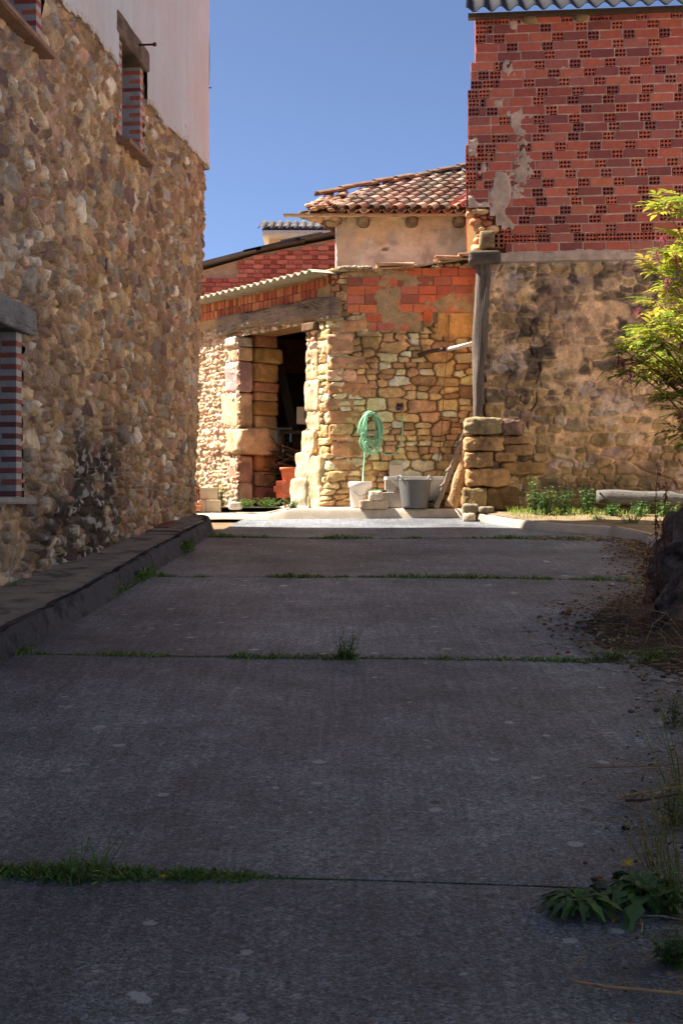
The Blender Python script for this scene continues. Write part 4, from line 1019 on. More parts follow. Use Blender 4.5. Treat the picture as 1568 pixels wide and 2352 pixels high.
# roof
Vr = (-NR * math.cos(R(27)) + Z3 * math.sin(R(27))).normalized()
corrugated('roof', PR(-.03, .34, 8.335), CRS, Vr, 8.0, 6.0, .232, .034, .014, M['fibre'], RB, s(62, 62, 64), jag=0)
mb = MB(); mb.box(PR(3.5, .02, 8.36), (7, .12, .06), s(90, 76, 64), (CRS, -NR, Z3)); mb.build('rafter', M['wood'], RB)
mb = MB(); mb.add([PR(.1, -.2, 8.3), PR(.1, -5.2, 8.3), PR(.1, -5.2, 10.8)], [(0, 1, 2)], s(190, 100, 76)); mb.build('gable', M['brick'], RB)

# ================================================================== PLASTERED HOUSE BEHIND THE SHED
PH = thing('tiled_house', (1.2, 23, 1.6), 'old plastered house with a ragged curved clay tile roof behind the shed', 'house')
def ph_fn(U, V):
    n = fbm(U * 1.6, V * 2, 701, 4); n2 = fbm(U * 5, V * 5, 702, 4)
    h = .02 * sst(.45, .55, n) + .012 * (n2 - .5) + .03 * (fbm(U * 9, V * 9, 703) - .5) * sst(.5, .42, n)
    a = np.array(s(196, 190, 182)); b = np.array(s(160, 156, 152)); c_ = np.array(s(186, 162, 134))
    k = sst(.40, .62, n)[..., None]; c = a * k + b * (1 - k)
    t = (sst(6.0, 6.6, V + .7 * (n2 - .5)) * .8)[..., None]; c = c * (1 - t) + c_ * t
    g = (sst(.55, .62, fbm(U * 2.6, V * 1.4, 704, 4)) * .6)[..., None]; c = c * (1 - g) + np.array(s(140, 132, 124)) * g
    hl = ((U - 3.0 - .86) ** 2 * 1.0 + (V - 6.13) ** 2 * 2 < .0030); h = np.where(hl, h - .12, h)
    q = (U < 3.35)[..., None] * (V < 6.33)[..., None] * .5; c = c * (1 - q) + np.array(s(176, 158, 142)) * q
    return h, c * (.8 + .35 * n2)[..., None]
wall_sheet('plaster_wall', [(-.09, 26), (-.09, 23), (4.2, 23)], 3.8, 6.78, .03, ph_fn, M['oldplaster'], PH)
mb = MB(); mb.box((2.1, 24.6, 5.0), (4.2, 3.0, 3.3), s(170, 150, 130)); mb.build('wall_core', M['mortar'], PH)
Ev = Vector((1, 0, 0)); Bv = Vector((.436, .9, .45)); On = Ev.cross(Bv).normalized()
def RP(a, b, lift=0): return Vector((0, 22.5, 6.66)) + Ev * a + Bv * b + On * lift
mb = MB(); cols = [s(140, 110, 92), s(156, 132, 112), s(128, 98, 82), s(170, 150, 128), s(118, 92, 80), s(150, 132, 114), s(118, 102, 88), s(114, 104, 94)]
a_ = -.12; ci = 0
while a_ < 5.2:
    bmax = min(5.2, .80 + max(0, (a_ + .76)) * 1.27)
    b_ = 0.0 + random.uniform(-.02, .03)
    while b_ < bmax:
        l = .42; w0 = .085; jj = random.uniform(-.012, .012)
        barrel(mb, RP(a_ + jj, b_, .06 + random.uniform(0, .012)), RP(a_ + jj, b_ + l, .045), On, w0, w0 * .8, rcol(random.choice(cols), .18))
        barrel(mb, RP(a_ + .105 + jj, b_ - .03, .05), RP(a_ + .105 + jj, b_ + l, .03), On, w0, w0 * .85, rcol(random.choice(cols), .2), cover=False, n=5)
        b_ += .27 + random.uniform(-.015, .015)
    a_ += .205
b_ = .0                            # hip tiles
for i in range(26):
    t = i / 25; p0 = RP(-.76 + 3.3 * t, .80 + (3.3 * t) * 1.27, .10 + random.uniform(-.02, .03)); q = Vector((1, 1.27, 0)); dn = (Ev * 1 + Bv * 1.27).normalized()
    barrel(mb, p0 - dn * .02, p0 + dn * .4, Z3, .10, .085, rcol(s(132, 104, 82), .2))
for i in range(60):                # broken left corner: loose tile ends and mortar lumps
    a = random.uniform(-.68, .0); b = random.uniform(.0, .9 + .5 * (a + .6))
    if random.random() < .5: mb.stone(RP(a, b, random.uniform(.0, .09)), (.13, .15, .06), rcol(random.choice([s(214, 170, 124), s(190, 150, 110), s(130, 100, 76)])), seed=i, n=4, rough=.2)
    else: barrel(mb, RP(a, b, .05), RP(a + random.uniform(-.1, .1), b + .3, .06), On, .08, .07, rcol(random.choice(cols), .2))
mb.build('roof_tiles', M['tile'], PH)
mb = MB()
v = [RP(-.62, -.0, -.02), RP(5.2, 0, -.02), RP(5.2, 5.4, -.02), RP(3.2, 5.4, -.02), RP(-.74, .85, -.02)]
mb.add(v + [p - On * .03 for p in v], [(0, 1, 2, 3, 4), (9, 8, 7, 6, 5), (0, 5, 6, 1), (4, 9, 5, 0), (3, 8, 9, 4)], s(120, 98, 78))
pk = RP(3.2, 5.4, 0); mb.add([RP(-.6, 0, -.03), RP(-.74, .85, 0), pk, Vector((.3, 26, 6.7))], [(0, 1, 2, 3)], s(150, 100, 76))
mb.box((1.8, 22.56, 6.62), (5.6, .12, .035), s(150, 126, 100), j=.006); mb.build('eave_boards', M['wood'], PH)
for x in (835, 947, 1056):
    mb = MB(); p = P(x, 503, 22.7); mb.stone(p + Y3 * .25, (.22, .8, .19), s(116, 98, 84), seed=int(x), rough=.06, n=7); mb.build('rafter_end', M['woodb'], PH)
mb = MB()
for i in range(7): mb.stone(P(700 + i * 14, 493 + (i % 3) * 4 + i * .5, 22.8), (.22, .5, .10), rcol(s(128, 104, 82), .2), seed=i + 3, rough=.15, n=6)
mb.stone(P(765, 508, 22.9), (.30, .4, .16), s(104, 84, 68), seed=4, n=7); mb.build('broken_eave', M['woodb'], PH)
# pinkish corrugated piece at the junction
corrugated('patch_sheet', RP(1.86, -.02, .12), Ev, Bv.normalized(), .8, 1.6, .16, .03, .006, M['fibre'], PH, s(196, 120, 112))
mb = MB()
mb.build('x', M['wood'], PH) if False else None

# ================================================================== BRICK GABLE BEHIND
GB = thing('brick_outbuilding', (-1.2, 29, 1.6), 'low red hollow brick outbuilding with a sloping sheet roof behind the shed', 'outbuilding')
Yg = 29.0; mb = MB(); mo = MB()
def gtop(x): return 1.55 + (1168 - np.interp(x, [430, 470, 560, 600, 772, 820], [622, 618, 592, 580, 546, 536])) * Yg / F
pg = .101 * 1.0
k = 0; z = 4.9
while z < 8.0:
    x = -3.4 + (.17 if k % 2 else 0)
    j = 0
    while x < .3:
        hd = (j % 2 == 1); L_ = .108 if hd else .232
        xp = 784 + (x + L_ / 2) / Yg * F
        if z + .06 < float(gtop(xp)) - .02 and not (xp < 545 and z > 1.55 + (1168 - 636) * Yg / F):
            c = rcol(random.choice([s(214, 126, 104), s(204, 112, 94), s(222, 136, 112), s(190, 102, 88)]), .1)
            if hd and xp < 790: brick(mb, (x + L_ / 2, Yg - .0, z), (L_, .12, .088), AX, c, holes=(3, 2))
            else: mb.box((x + L_ / 2, Yg, z), (L_, .12, .088), c, AX, j=.002)
        x += L_ + .010; j += 1
    z += pg; k += 1
mb.build('brick_wall', M['brick'], GB)
xs_ = [430, 470, 560, 600, 700, 772, 820]
vs = [(P(x, 0, Yg).x, Yg + .02, 1.3) for x in xs_] + [(P(x, 0, Yg).x, Yg + .02, float(gtop(x)) - .01) for x in xs_]
vs += [(a, b + 4, c) for a, b, c in vs]; n = len(xs_)
mo.add(vs, [(i, i + 1, n + i + 1, n + i) for i in range(n - 1)] + [(n + i, n + i + 1, 3 * n + i + 1, 3 * n + i) for i in range(n - 1)], s(196, 164, 136)); mo.build('mortar', M['mortar'], GB)
mb = MB()
for (xa, xb, dz, th, c) in ((440, 600, .03, .075, s(120, 110, 100)), (560, 690, .09, .05, s(70, 68, 70)), (680, 800, .06, .06, s(104, 90, 78)), (590, 700, .03, .05, s(96, 80, 66)), (645, 740, .13, .03, s(110, 110, 112))):
    a = P(xa, 0, Yg).x; b = P(xb, 0, Yg).x; za = float(gtop(xa)) + dz; zb = float(gtop(xb)) + dz
    v = [(a, Yg - .2, za), (b, Yg - .2, zb), (b, Yg + 4, zb + .1), (a, Yg + 4, za + .1)]
    mb.add(v + [(p[0], p[1], p[2] + th) for p in v], [(3, 2, 1, 0), (4, 5, 6, 7), (0, 1, 5, 4), (1, 2, 6, 5), (2, 3, 7, 6), (3, 0, 4, 7)], c)
mb.build('roof', M['fibre'], GB)
# ================================================================== FAR HOUSE
FH = thing('cream_house', (-1.3, 36, 1.6), 'far cream house with a white eave gutter above the brick outbuilding', 'house')
Yf = 36.0; a = P(618, 575, Yf); b = P(760, 543, Yf)
mb = MB(); mb.box(((a.x + b.x + 1.5) / 2, Yf + 2, (a.z - 3 + b.z) / 2 + .05), (b.x - a.x + 1.5, 4, b.z - a.z + 3), s(222, 190, 150)); mb.build('wall', M['oldplaster'], FH)
a = P(602, 541, Yf - .4); b = P(800, 541, Yf - .4)
mb = MB(); mb.box(((a.x + b.x) / 2, Yf + .4, a.z + .05), (b.x - a.x, 1.6, .10), s(214, 212, 214)); mb.box(((a.x + b.x) / 2, Yf - .46, a.z + .10), (b.x - a.x, .12, .05), s(200, 196, 196)); mb.build('gutter', M['paint'], FH)
mb = MB(); x = a.x - .02; i = 0
while x < b.x:
    p = Vector((x, Yf - .5, a.z + .17)); 
    for t in range(5):
        q = p + Vector((0, .36 * t, .11 * t)); barrel(mb, q, q + Vector((0, .42, .128)), Z3, .10, .085, rcol(s(120, 108, 96), .25), n=5)
        barrel(mb, q + X3 * .11 - Z3 * .03, q + X3 * .11 + Vector((0, .42, .10)), Z3, .10, .085, rcol(s(130, 110, 96), .25), n=4, cover=False)
    x += .22
mb.add([(a.x, Yf - .45, a.z + .12), (b.x, Yf - .45, a.z + .12), (b.x, Yf + 1.4, a.z + .60), (a.x + .1, Yf + 1.4, a.z + .60)], [(0, 1, 2, 3)], s(110, 96, 84)); mb.build('roof_tiles', M['tile'], FH)

# unseen house added at the right: its sunlit pale wall lights the shaded side
OH = thing('added_house', (7.4, 10, 1), 'pale plastered house added out of frame on the right to bounce sunlight', 'house')
mb = MB(); mb.box((10.4, 10.4, 3.6), (6, 12.0, 7.6), s(226, 216, 204)); mb.build('wall', M['oldplaster'], OH)
mb = MB(); mb.add([(7.0, 4.2, 7.3), (7.0, 16.6, 7.3), (10.4, 16.6, 8.9), (10.4, 4.2, 8.9), (13.8, 4.2, 7.3), (13.8, 16.6, 7.3)], [(0, 1, 2, 3), (3, 2, 5, 4), (0, 3, 4), (1, 5, 2)], s(170, 110, 84)); mb.build('roof', M['tile'], OH)
mb = MB()
for y in (7.2, 10.2, 13.2):
    for z in (2.6, 5.2): mb.box((7.38, y, z), (.06, 1.0, 1.3), s(96, 70, 50))
mb.build('shutters', M['wood'], OH)

# ================================================================== THINGS BY THE SHED
def zp(Y): return float(Gn(Y)) + .145
b = thing('bucket', (P(827, 0, 18.66).x, 18.66, zp(18.66)), 'white plastic bucket with a green hose hanging into it, against the shed', 'bucket')
bx, by, bz = b.location; mb = MB()
mb.lathe((bx, by, bz), [(.0, .0), (.132, 0), (.138, .01), (.158, .28), (.168, .285), (.170, .36), (.164, .365), (.158, .36), (.150, .27), (.130, .02), (0, .02)], 32, s(226, 222, 214)); mb.build('body', M['paint'], b)
mb = MB(); mb.tube([(bx - .165 + .004 * 0, by - .03, bz + .30)] + [(bx - .165 + .33 * t, by - .03 - .15 * math.sin(math.pi * t), bz + .30 - .12 * math.sin(math.pi * t) - .04 * t) for t in (.15, .3, .45, .6, .75, .9)] + [(bx + .165, by - .03, bz + .28)], .004, 6, s(120, 120, 120)); mb.build('handle', M['iron'], b)
h = MB(); hc = s(150, 212, 170); pts = []
for i in range(150):     # one long hose: from the bucket up, nine loops over the peg, then round to the tap
    pass
def W_(x, y, dy=0): return P(x, y, 18.98 - dy)
pts = [P(830, 1140, 18.68), P(833, 1106, 18.70), P(834, 1085, 18.86), P(837, 1050, 18.92), P(838, 1020, 18.95)]
random.seed(11)
for L_ in range(9):
    cx = 854 + random.uniform(-8, 8); w_ = random.uniform(15, 26); y0 = 944 + random.uniform(0, 7); y1 = 1042 - random.uniform(0, 34) * (L_ % 3 > 0); dpt = .0 + L_ * .012
    tilt = random.uniform(-6, 10)
    for k in range(14):
        a = math.pi * 2 * k / 14 + math.pi
        yy = (y0 + y1) / 2 - math.sin(a - math.pi) * 0 - math.sin(-(a - math.pi)) * 0
        xx = cx + w_ * math.cos(a); yy = (y0 + y1) / 2 - (y1 - y0) / 2 * math.sin(-a + math.pi * 2)
        sy = (y0 + y1) / 2 + (y1 - y0) / 2 * math.sin(a)
        pts.append(P(xx + tilt * (sy - y0) / (y1 - y0), sy, 18.95 - dpt - .01 * math.sin(a)))
pts += [P(868, 1034, 18.86), P(880, 1042, 18.9), P(893, 1045, 18.95), P(908, 1040, 18.97), P(918, 1026, 18.98), P(923, 1000, 18.98), P(924, 975, 18.99), P(922, 955, 19.0)]
def spline(pts, n=4):
    out = []
    for i in range(len(pts) - 1):
        p0, p1, p2, p3 = pts[max(i - 1, 0)], pts[i], pts[i + 1], pts[min(i + 2, len(pts) - 1)]
        for k in range(n):
            t = k / n; out.append(.5 * ((2 * p1) + (-p0 + p2) * t + (2 * p0 - 5 * p1 + 4 * p2 - p3) * t * t + (-p0 + 3 * p1 - 3 * p2 + p3) * t ** 3))
    return out + [pts[-1]]
hz_ = thing('garden_hose', P(854, 1000, 18.95), 'pale green garden hose hung in long loops on the stone wall of the shed', 'hose')
h.tube(spline(pts, 4), .0105, 8, hc); h.build('hose', M['paint'], hz_)
mb = MB(); mb.tube([P(862, 950, 19.08), P(863, 949, 18.80), P(863, 945, 18.78)], .007, 6, s(60, 50, 44)); tag(mb.build('wall_peg', M['iron']), 'rusty iron peg in the shed wall holding the green hose loops', 'peg')
t = thing('water_tap', P(918, 940, 18.98), 'small brass wall tap with a blue lever above the end of the green hose', 'tap')
mb = MB(); mb.tube([P(924, 938, 19.12), P(923, 940, 18.97), P(922, 956, 18.96)], .011, 8, s(170, 150, 110)); mb.tube([P(922, 944, 18.97), P(922, 936, 18.97)], .008, 6, s(160, 140, 110)); mb.build('spout', M['iron'], t)
mb = MB(); mb.box(P(914, 936, 18.95), (.10, .014, .016), s(50, 100, 190), j=.002, bev=.003); mb.build('lever', M['paint'], t)

def hollow_block(name, c, sz, col, label, rz=0, group=None, seed=0):
    """concrete block with two open cells seen on its top"""
    o = thing(name, (c[0], c[1], c[2]), label, 'block', group); mb = MB(); ax = (Vector((math.cos(rz), math.sin(rz), 0)), Vector((-math.sin(rz), math.cos(rz), 0)), Z3)
    L_, D, H = sz; t = .028
    for sy in (-1, 1): mb.box(Vector(c) + ax[1] * sy * (D / 2 - t / 2) + Z3 * H / 2, (L_, t, H), col, ax, bev=.004, j=.001)
    for sx in (-1, 0, 1): mb.box(Vector(c) + ax[0] * sx * (L_ / 2 - t / 2 - .002) + Z3 * (H / 2 - .001), (t, D - 2 * t + .01, H - .004), col, ax)
    mb.build('body', M['block'], o)
    return o
CB = s(206, 192, 172)
c = P(908, 0, 18.92); hollow_block('concrete_block', (c.x, 18.92, 1.57), (.19, .16, .40), CB, 'tall pale concrete block standing on end behind the white basin', group='concrete blocks by the shed')
c = P(909, 0, 18.93); o = thing('concrete_block', (c.x, 18.93, 1.97), 'pale notched concrete block rising highest above the rim of the white basin', 'block', 'concrete blocks by the shed')
mb = MB(); mb.box((c.x, 18.93, 1.97 + .105), (.195, .14, .21), CB, bev=.006, j=.002); mb.build('body', M['block'], o)
mb = MB()
for sx in (-1, 1): mb.box((c.x + sx * .078, 18.93, 1.97 + .222), (.035, .13, .03), CB, bev=.004)
mb.build('lug', M['block'], o)
c = P(899, 0, 18.66); hollow_block('concrete_block', (c.x + .0, 18.66, zp(18.66)), (.30, .19, .215), s(204, 192, 174), 'pale concrete block lying lowest under the left end of the white basin', group='concrete blocks by the shed')
c = P(897, 0, 18.68); hollow_block('concrete_block', (c.x - .0, 18.68, zp(18.66) + .217), (.17, .17, .19), s(210, 198, 180), 'small concrete block directly under the left rim of the white basin', group='concrete blocks by the shed')
# white basin
a = P(883, 1102, 18.55); b2 = P(1026, 1102, 18.55); zr = a.z
t = thing('basin', ((a.x + b2.x) / 2, 18.72, 1.57), 'long white laundry basin with a thin rim, propped on concrete blocks behind a black tub', 'basin')
mb = MB(); wR = b2.x - a.x; cx = (a.x + b2.x) / 2; y0, y1 = 18.52, 18.94; wc = s(228, 222, 210)
def ring(x0, x1, ya, yb, z, r=.05, n=5):
    out = []
    for (px, py, a0) in ((x1 - r, ya + r, -90), (x1 - r, yb - r, 0), (x0 + r, yb - r, 90), (x0 + r, ya + r, 180)):
        for k in range(n): an = R(a0 + 90 * k / (n - 1)); out.append((px + r * math.cos(an), py + r * math.sin(an), z))
    return out
rings = [ring(a.x, b2.x, y0, y1, zr - .002), ring(a.x, b2.x, y0, y1, zr + .045), ring(a.x + .03, b2.x - .03, y0 + .03, y1 - .03, zr + .047), ring(a.x + .26, b2.x - .08, y0 + .08, y1 - .08, zr - .20), ]
vs = [p for r_ in rings for p in r_]; n = 20; fs = [(i * n + k, i * n + (k + 1) % n, (i + 1) * n + (k + 1) % n, (i + 1) * n + k) for i in range(3) for k in range(n)] + [tuple(60 + k for k in range(n))]
mb.add(vs, fs, wc, False); mb.build('rim', M['paint'], t); mb = MB()
rings = [ring(a.x + .20, b2.x - .01, y0 + .02, y1 - .02, zr - .004), ring(a.x + .22, b2.x - .02, y0 + .03, y1 - .03, zr - .14), ring(a.x + .27, b2.x - .05, y0 + .06, y1 - .06, zr - .29)]
vs = [p for r_ in rings for p in r_]; fs = [(i * n + (k + 1) % n, i * n + k, (i + 1) * n + k, (i + 1) * n + (k + 1) % n) for i in range(2) for k in range(n)] + [tuple(59 - k for k in range(n))]
mb.add(vs, fs, s(222, 212, 190), True); mb.build('bowl', M['paint'], t)
mb = MB(); q = P(947, 1118, 18.53); mb.tube([q, q - Y3 * .02], .026, 14, s(80, 78, 74)); mb.build('drain', M['iron'], t)
# black rubber tub
q = P(952, 0, 18.42); t = thing('rubber_tub', (q.x, 18.42, zp(18.45)), 'black flexible rubber tub with two rim handles in front of the white basin', 'tub')
mb = MB(); pr = [(0, 0), (.172, 0), (.178, .008)] + [(.18 + .048 * i / 22 + (.0035 if i % 2 else 0), .02 + .35 * i / 22) for i in range(23)] + [(.236, .385), (.240, .40), (.234, .405), (.226, .395), (.180, .03), (0, .03)]
mb.lathe((q.x, 18.42, zp(18.45)), pr, 40, s(106, 104, 100), wob=.006); mb.build('body', M['rubber'], t)
for sg in (-1, 1):
    mb = MB(); ang = R(205 if sg < 0 else -28); e = Vector((math.cos(ang), math.sin(ang), 0)); sd = Vector((-e.y, e.x, 0)); cc = Vector((q.x, 18.42, zp(18.45) + .395)) + e * .236
    mb.tube(spline([cc + sd * -.07, cc + sd * -.055 + Z3 * .045, cc + Z3 * .062, cc + sd * .055 + Z3 * .045, cc + sd * .07], 3), .011, 7, s(150, 150, 150) if sg > 0 else s(120, 118, 116)); mb.build('handle', M['rubber'], t)
# rough stones, brush
for i, (x0, x1, y0, y1, Y, c, lb) in enumerate([(846, 878, 1128, 1149, 18.42, s(224, 204, 172), 'small pale rough stone lying on a larger one beside the white bucket'), (825, 891, 1148, 1169, 18.43, s(198, 172, 142), 'long broken stone block on the pavement between bucket and black tub')]):
    a = P(x0, y1, Y); b_ = P(x1, y0, Y); mb = MB(); mb.stone(((a.x + b_.x) / 2, Y, (a.z + b_.z) / 2), (b_.x - a.x, .20, b_.z - a.z), c, seed=i + 4, rough=.09, rnd=.06, n=9)
    tag(mb.build('loose_stone', M['stone']), lb, 'stone', 'loose stones by the shed')
o = thing('hand_brush', P(880, 1128, 18.44), 'small black brush with green bristles lying on the pale stones by the bucket', 'brush')
mb = MB(); mb.tube([P(872, 1128, 18.44), P(887, 1128, 18.43)], .016, 8, s(38, 38, 40)); mb.build('handle', M['rubber'], o)
mb = MB()
for i in range(50): x = 858 + random.uniform(0, 18); mb.blade(P(x, 1129, 18.44), (random.uniform(-.4, .4), random.uniform(-.3, .3), 1), .045, .006, s(70, 190, 130))
mb.build('bristles', M['leaf'], o)
# leaning ladder-like pallet side and bark slabs
ld = thing('wooden_ladder', P(1003, 1168, 18.42), 'weathered grey wooden ladder with short cleats leaning on the corner stones', 'ladder')
A, B = P(1001, 1167, 18.38), P(1070, 990, 18.62); dr = (B - A).normalized(); sd = Vector((dr.z, 0, -dr.x)).normalized(); nn_ = dr.cross(sd)
mb = MB(); mb.box((A + B) / 2, (.075, .03, (B - A).length), s(160, 148, 132), (sd, nn_, dr), j=.003, bev=.004); mb.build('rail', M['woodv'], ld)
mb = MB(); A2 = A + nn_ * -.28 + sd * .0; B2 = B + nn_ * -.28
A2 = A + Y3 * .30 + X3 * .02; B2 = B + Y3 * .22; mb.box((A2 + B2) / 2, (.075, .03, (B2 - A2).length), s(140, 126, 110), (sd, nn_, (B2 - A2).normalized()), j=.003, bev=.004); mb.build('rail', M['woodv'], ld)
for i, f in enumerate((.10, .30, .50, .68, .86)):
    p = A + (B - A) * f + Y3 * .14; mb = MB(); mb.box(p - sd * .03, (.10, .34, .026), s(150, 134, 116), ((sd * .35 + dr * .94).normalized() * 1, Y3, (sd * .94 - dr * .35).normalized()), j=.003, bev=.004); mb.build('rung', M['woodb'], ld)
for i, (xa, xb, ya, yb, r_, c, lb) in enumerate([(1036, 1073, 1166, 1036, .095, s(196, 160, 118), 'pale split log slab leaning beside the wooden ladder'), (1052, 1082, 1164, 1066, .075, s(176, 128, 92), 'reddish split log slab leaning nearest the big corner stones')]):
    A = P(xa, ya, 18.40 + .05 * i); B = P(xb, yb, 18.50); mb = MB(); vs = []; n = 16; m = 12
    dr = (B - A).normalized(); sd = dr.cross(Y3).normalized(); nn_ = sd.cross(dr)
    for k in range(n):
        t_ = k / (n - 1); c_ = A + (B - A) * t_
        for q in range(m):
            a = 2 * math.pi * q / m; rr = r_ * (1 - .25 * t_) * (1 + .35 * (vn3(np.array([math.cos(a) * 1.5 + i * 9]), np.array([math.sin(a) * 1.5]), np.array([t_ * 4.]), 7)[0] - .5))
            vs.append(c_ + sd * math.cos(a) * rr + nn_ * math.sin(a) * rr * .45)
    fs = [(k * m + q, k * m + (q + 1) % m, (k + 1) * m + (q + 1) % m, (k + 1) * m + q) for k in range(n - 1) for q in range(m)] + [tuple(range(m)), tuple((n - 1) * m + q for q in range(m - 1, -1, -1))]
    mb.add(vs, fs, c, True); tag(mb.build('split_log', M['bark']), lb, 'log', 'split logs leaning by the corner')
# stones at the foot of the building corner
for i, (x0, x1, y0, y1, Y, c, lb) in enumerate([(1060, 1098, 1157, 1183, 17.9, s(150, 138, 112), 'grey mossy stone at the foot of the building corner'), (1097, 1134, 1163, 1180, 17.85, s(130, 116, 92), 'low dark stone right of the mossy corner stone'), (1062, 1091, 1178, 1200, 17.75, s(176, 156, 130), 'broken stone end piece closing the right kerb')]):
    a = P(x0, y1, Y); b_ = P(x1, y0, Y); mb = MB(); mb.stone(((a.x + b_.x) / 2, Y, (a.z + b_.z) / 2), (b_.x - a.x, .26, b_.z - a.z), c, seed=i + 14, rough=.14, rnd=.17, n=9)
    tag(mb.build('foot_stone', M['stone']), lb, 'stone', 'stones at the building corner')
# left pile: blocks, roof tiles, bricks
for i, (x0, x1, y0, y1, Y, lb) in enumerate([(459, 474, 1149, 1176, 19.2, 'narrow concrete block standing left in the pile beside the old roof tiles'), (475, 507, 1148, 1176, 19.2, 'pale concrete block at the bottom right of the pile by the roof tiles'), (460, 500, 1120, 1148, 19.25, 'pale concrete block on top of the two lower blocks by the roof tiles')]):
    a = P(x0, y1, Y); b_ = P(x1, y0, Y); hollow_block('concrete_block', ((a.x + b_.x) / 2, Y, a.z + .001 * i), (b_.x - a.x, .20, b_.z - a.z - .004), s(208, 190, 158), lb, group='concrete blocks beside the tile stack')
for i in range(9):
    mb = MB(); p = P(437 + random.uniform(-3, 3), 1150 - i * 3.9, 19.15); barrel(mb, p - Y3 * .05 + X3 * .02, p + Y3 * .38 + X3 * .02, Z3, .105, .085, rcol(s(186, 104, 72), .15), n=8, th=.014)
    tag(mb.build('clay_tile', M['tile']), 'one of the curved clay tiles nested in the stack by the house corner', 'tile', 'stacked clay tiles')
for i in range(3):
    mb = MB(); p = P(438 + i * 3, 1171 - i * 7, 19.1 + i * .02); mb.box(p, (.26, .30, .042), rcol(s(206, 140, 104), .1), (Vector((.98, .2, 0)), Vector((-.2, .98, 0)), Z3), j=.004, bev=.004); tag(mb.build('flat_brick', M['brick']), 'one of the flat bricks laid under the stack of curved clay tiles', 'brick', 'flat bricks under the tiles')
mb = MB(); p = P(540, 1162, 19.0); mb.stone(p, (.19, .14, .11), s(232, 222, 204), seed=33, rough=.14, rnd=.15); tag(mb.build('loose_stone', M['stone']), 'whitish stone among the weeds left of the shed door', 'stone')
# inside the shed doorway
IY = 20.75
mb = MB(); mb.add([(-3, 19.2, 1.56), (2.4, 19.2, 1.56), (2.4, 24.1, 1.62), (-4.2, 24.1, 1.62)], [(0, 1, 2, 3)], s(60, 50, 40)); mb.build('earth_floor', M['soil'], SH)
o = thing('flower_pot', P(665, 1105, 20.6), 'terracotta flower pot standing on red bricks just inside the shed doorway', 'pot'); q = P(665, 1105, 20.6)
mb = MB(); mb.lathe(tuple(q), [(0, 0), (.11, 0), (.14, .17), (.155, .17), (.16, .215), (.148, .215), (.13, .17), (.10, .03), (0, .03)], 26, s(206, 112, 78)); mb.build('body', M['brick'], o)
for i in range(6):
    zz = 1104 + 13 * (i // 2) + 7; p = P(646 + 24 * (i % 2) - 5 * (i // 2 % 2), zz, 20.6); mb = MB(); brick(mb, p + Y3 * .05, (.165, .14, .085), AX, rcol(s(200, 100, 78), .12), holes=(3, 2) if i % 2 else None) if False else mb.box(p, (.16, .2, .085), rcol(s(204, 108, 84), .15), AX, j=.004, bev=.004)
    tag(mb.build('loose_brick', M['brick']), 'one of the red bricks piled under the flower pot in the doorway', 'brick', 'red bricks piled in the doorway')
o = thing('small_stool', P(650, 1008, 21.0), 'small stool with bright blue legs in the dim shed doorway', 'stool'); 
mb = MB(); q = P(650, 985, 21.0); mb.box(q, (.30, .26, .03), s(60, 66, 72), bev=.004); mb.build('seat', M['wood'], o)
for dx in (-.11, .12):
    mb = MB(); mb.box(q + X3 * dx - Z3 * .11, (.025, .025, .2), s(50, 120, 150)); mb.build('leg', M['paint'], o)
o = thing('white_cabinet', P(699, 974, 21.0), 'old cream metal cabinet deep inside the shed beside the right door jamb', 'cabinet'); q = P(699, 955, 21.0)
mb = MB(); mb.box(q, (.24, .3, .27), s(150, 142, 126), bev=.006); mb.build('body', M['paint'], o); mb = MB(); mb.box(q - Y3 * .155 + X3 * .03, (.07, .012, .10), s(90, 80, 70)); mb.build('door', M['paint'], o)
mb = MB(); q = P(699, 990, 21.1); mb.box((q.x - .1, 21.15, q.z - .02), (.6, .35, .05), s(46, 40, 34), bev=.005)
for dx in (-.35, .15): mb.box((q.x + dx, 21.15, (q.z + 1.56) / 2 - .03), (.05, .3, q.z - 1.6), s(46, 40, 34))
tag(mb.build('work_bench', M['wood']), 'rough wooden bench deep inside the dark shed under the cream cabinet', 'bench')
random.seed(21); mb = MB()
for i in range(70):
    a = P(random.uniform(630, 705), random.uniform(1020, 1100), 20.9 + random.uniform(0, .8)); dr = Vector((random.uniform(-1, 1), random.uniform(-.4, .4), random.uniform(-.7, .5))).normalized(); l = random.uniform(.3, .8)
    mb.tube([a - dr * l / 2, a + Vector((0, 0, random.uniform(-.05, .05))), a + dr * l / 2], [.012, .010, .004], 5, rcol(s(92, 76, 60), .3))
tag(mb.build('branch_pile', M['bark']), 'heap of dry branches and rods inside the dark shed', 'branches', kind='stuff')
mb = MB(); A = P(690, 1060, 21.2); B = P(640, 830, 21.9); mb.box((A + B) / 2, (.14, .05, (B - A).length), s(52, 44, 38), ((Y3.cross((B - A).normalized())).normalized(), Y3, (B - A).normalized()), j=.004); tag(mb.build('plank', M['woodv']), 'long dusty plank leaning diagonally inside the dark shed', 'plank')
mb = MB()
for k in range(7):
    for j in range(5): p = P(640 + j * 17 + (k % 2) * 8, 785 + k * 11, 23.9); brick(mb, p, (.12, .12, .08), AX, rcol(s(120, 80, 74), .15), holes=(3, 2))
mb.build('inner_bricks', M['brick'], SH)
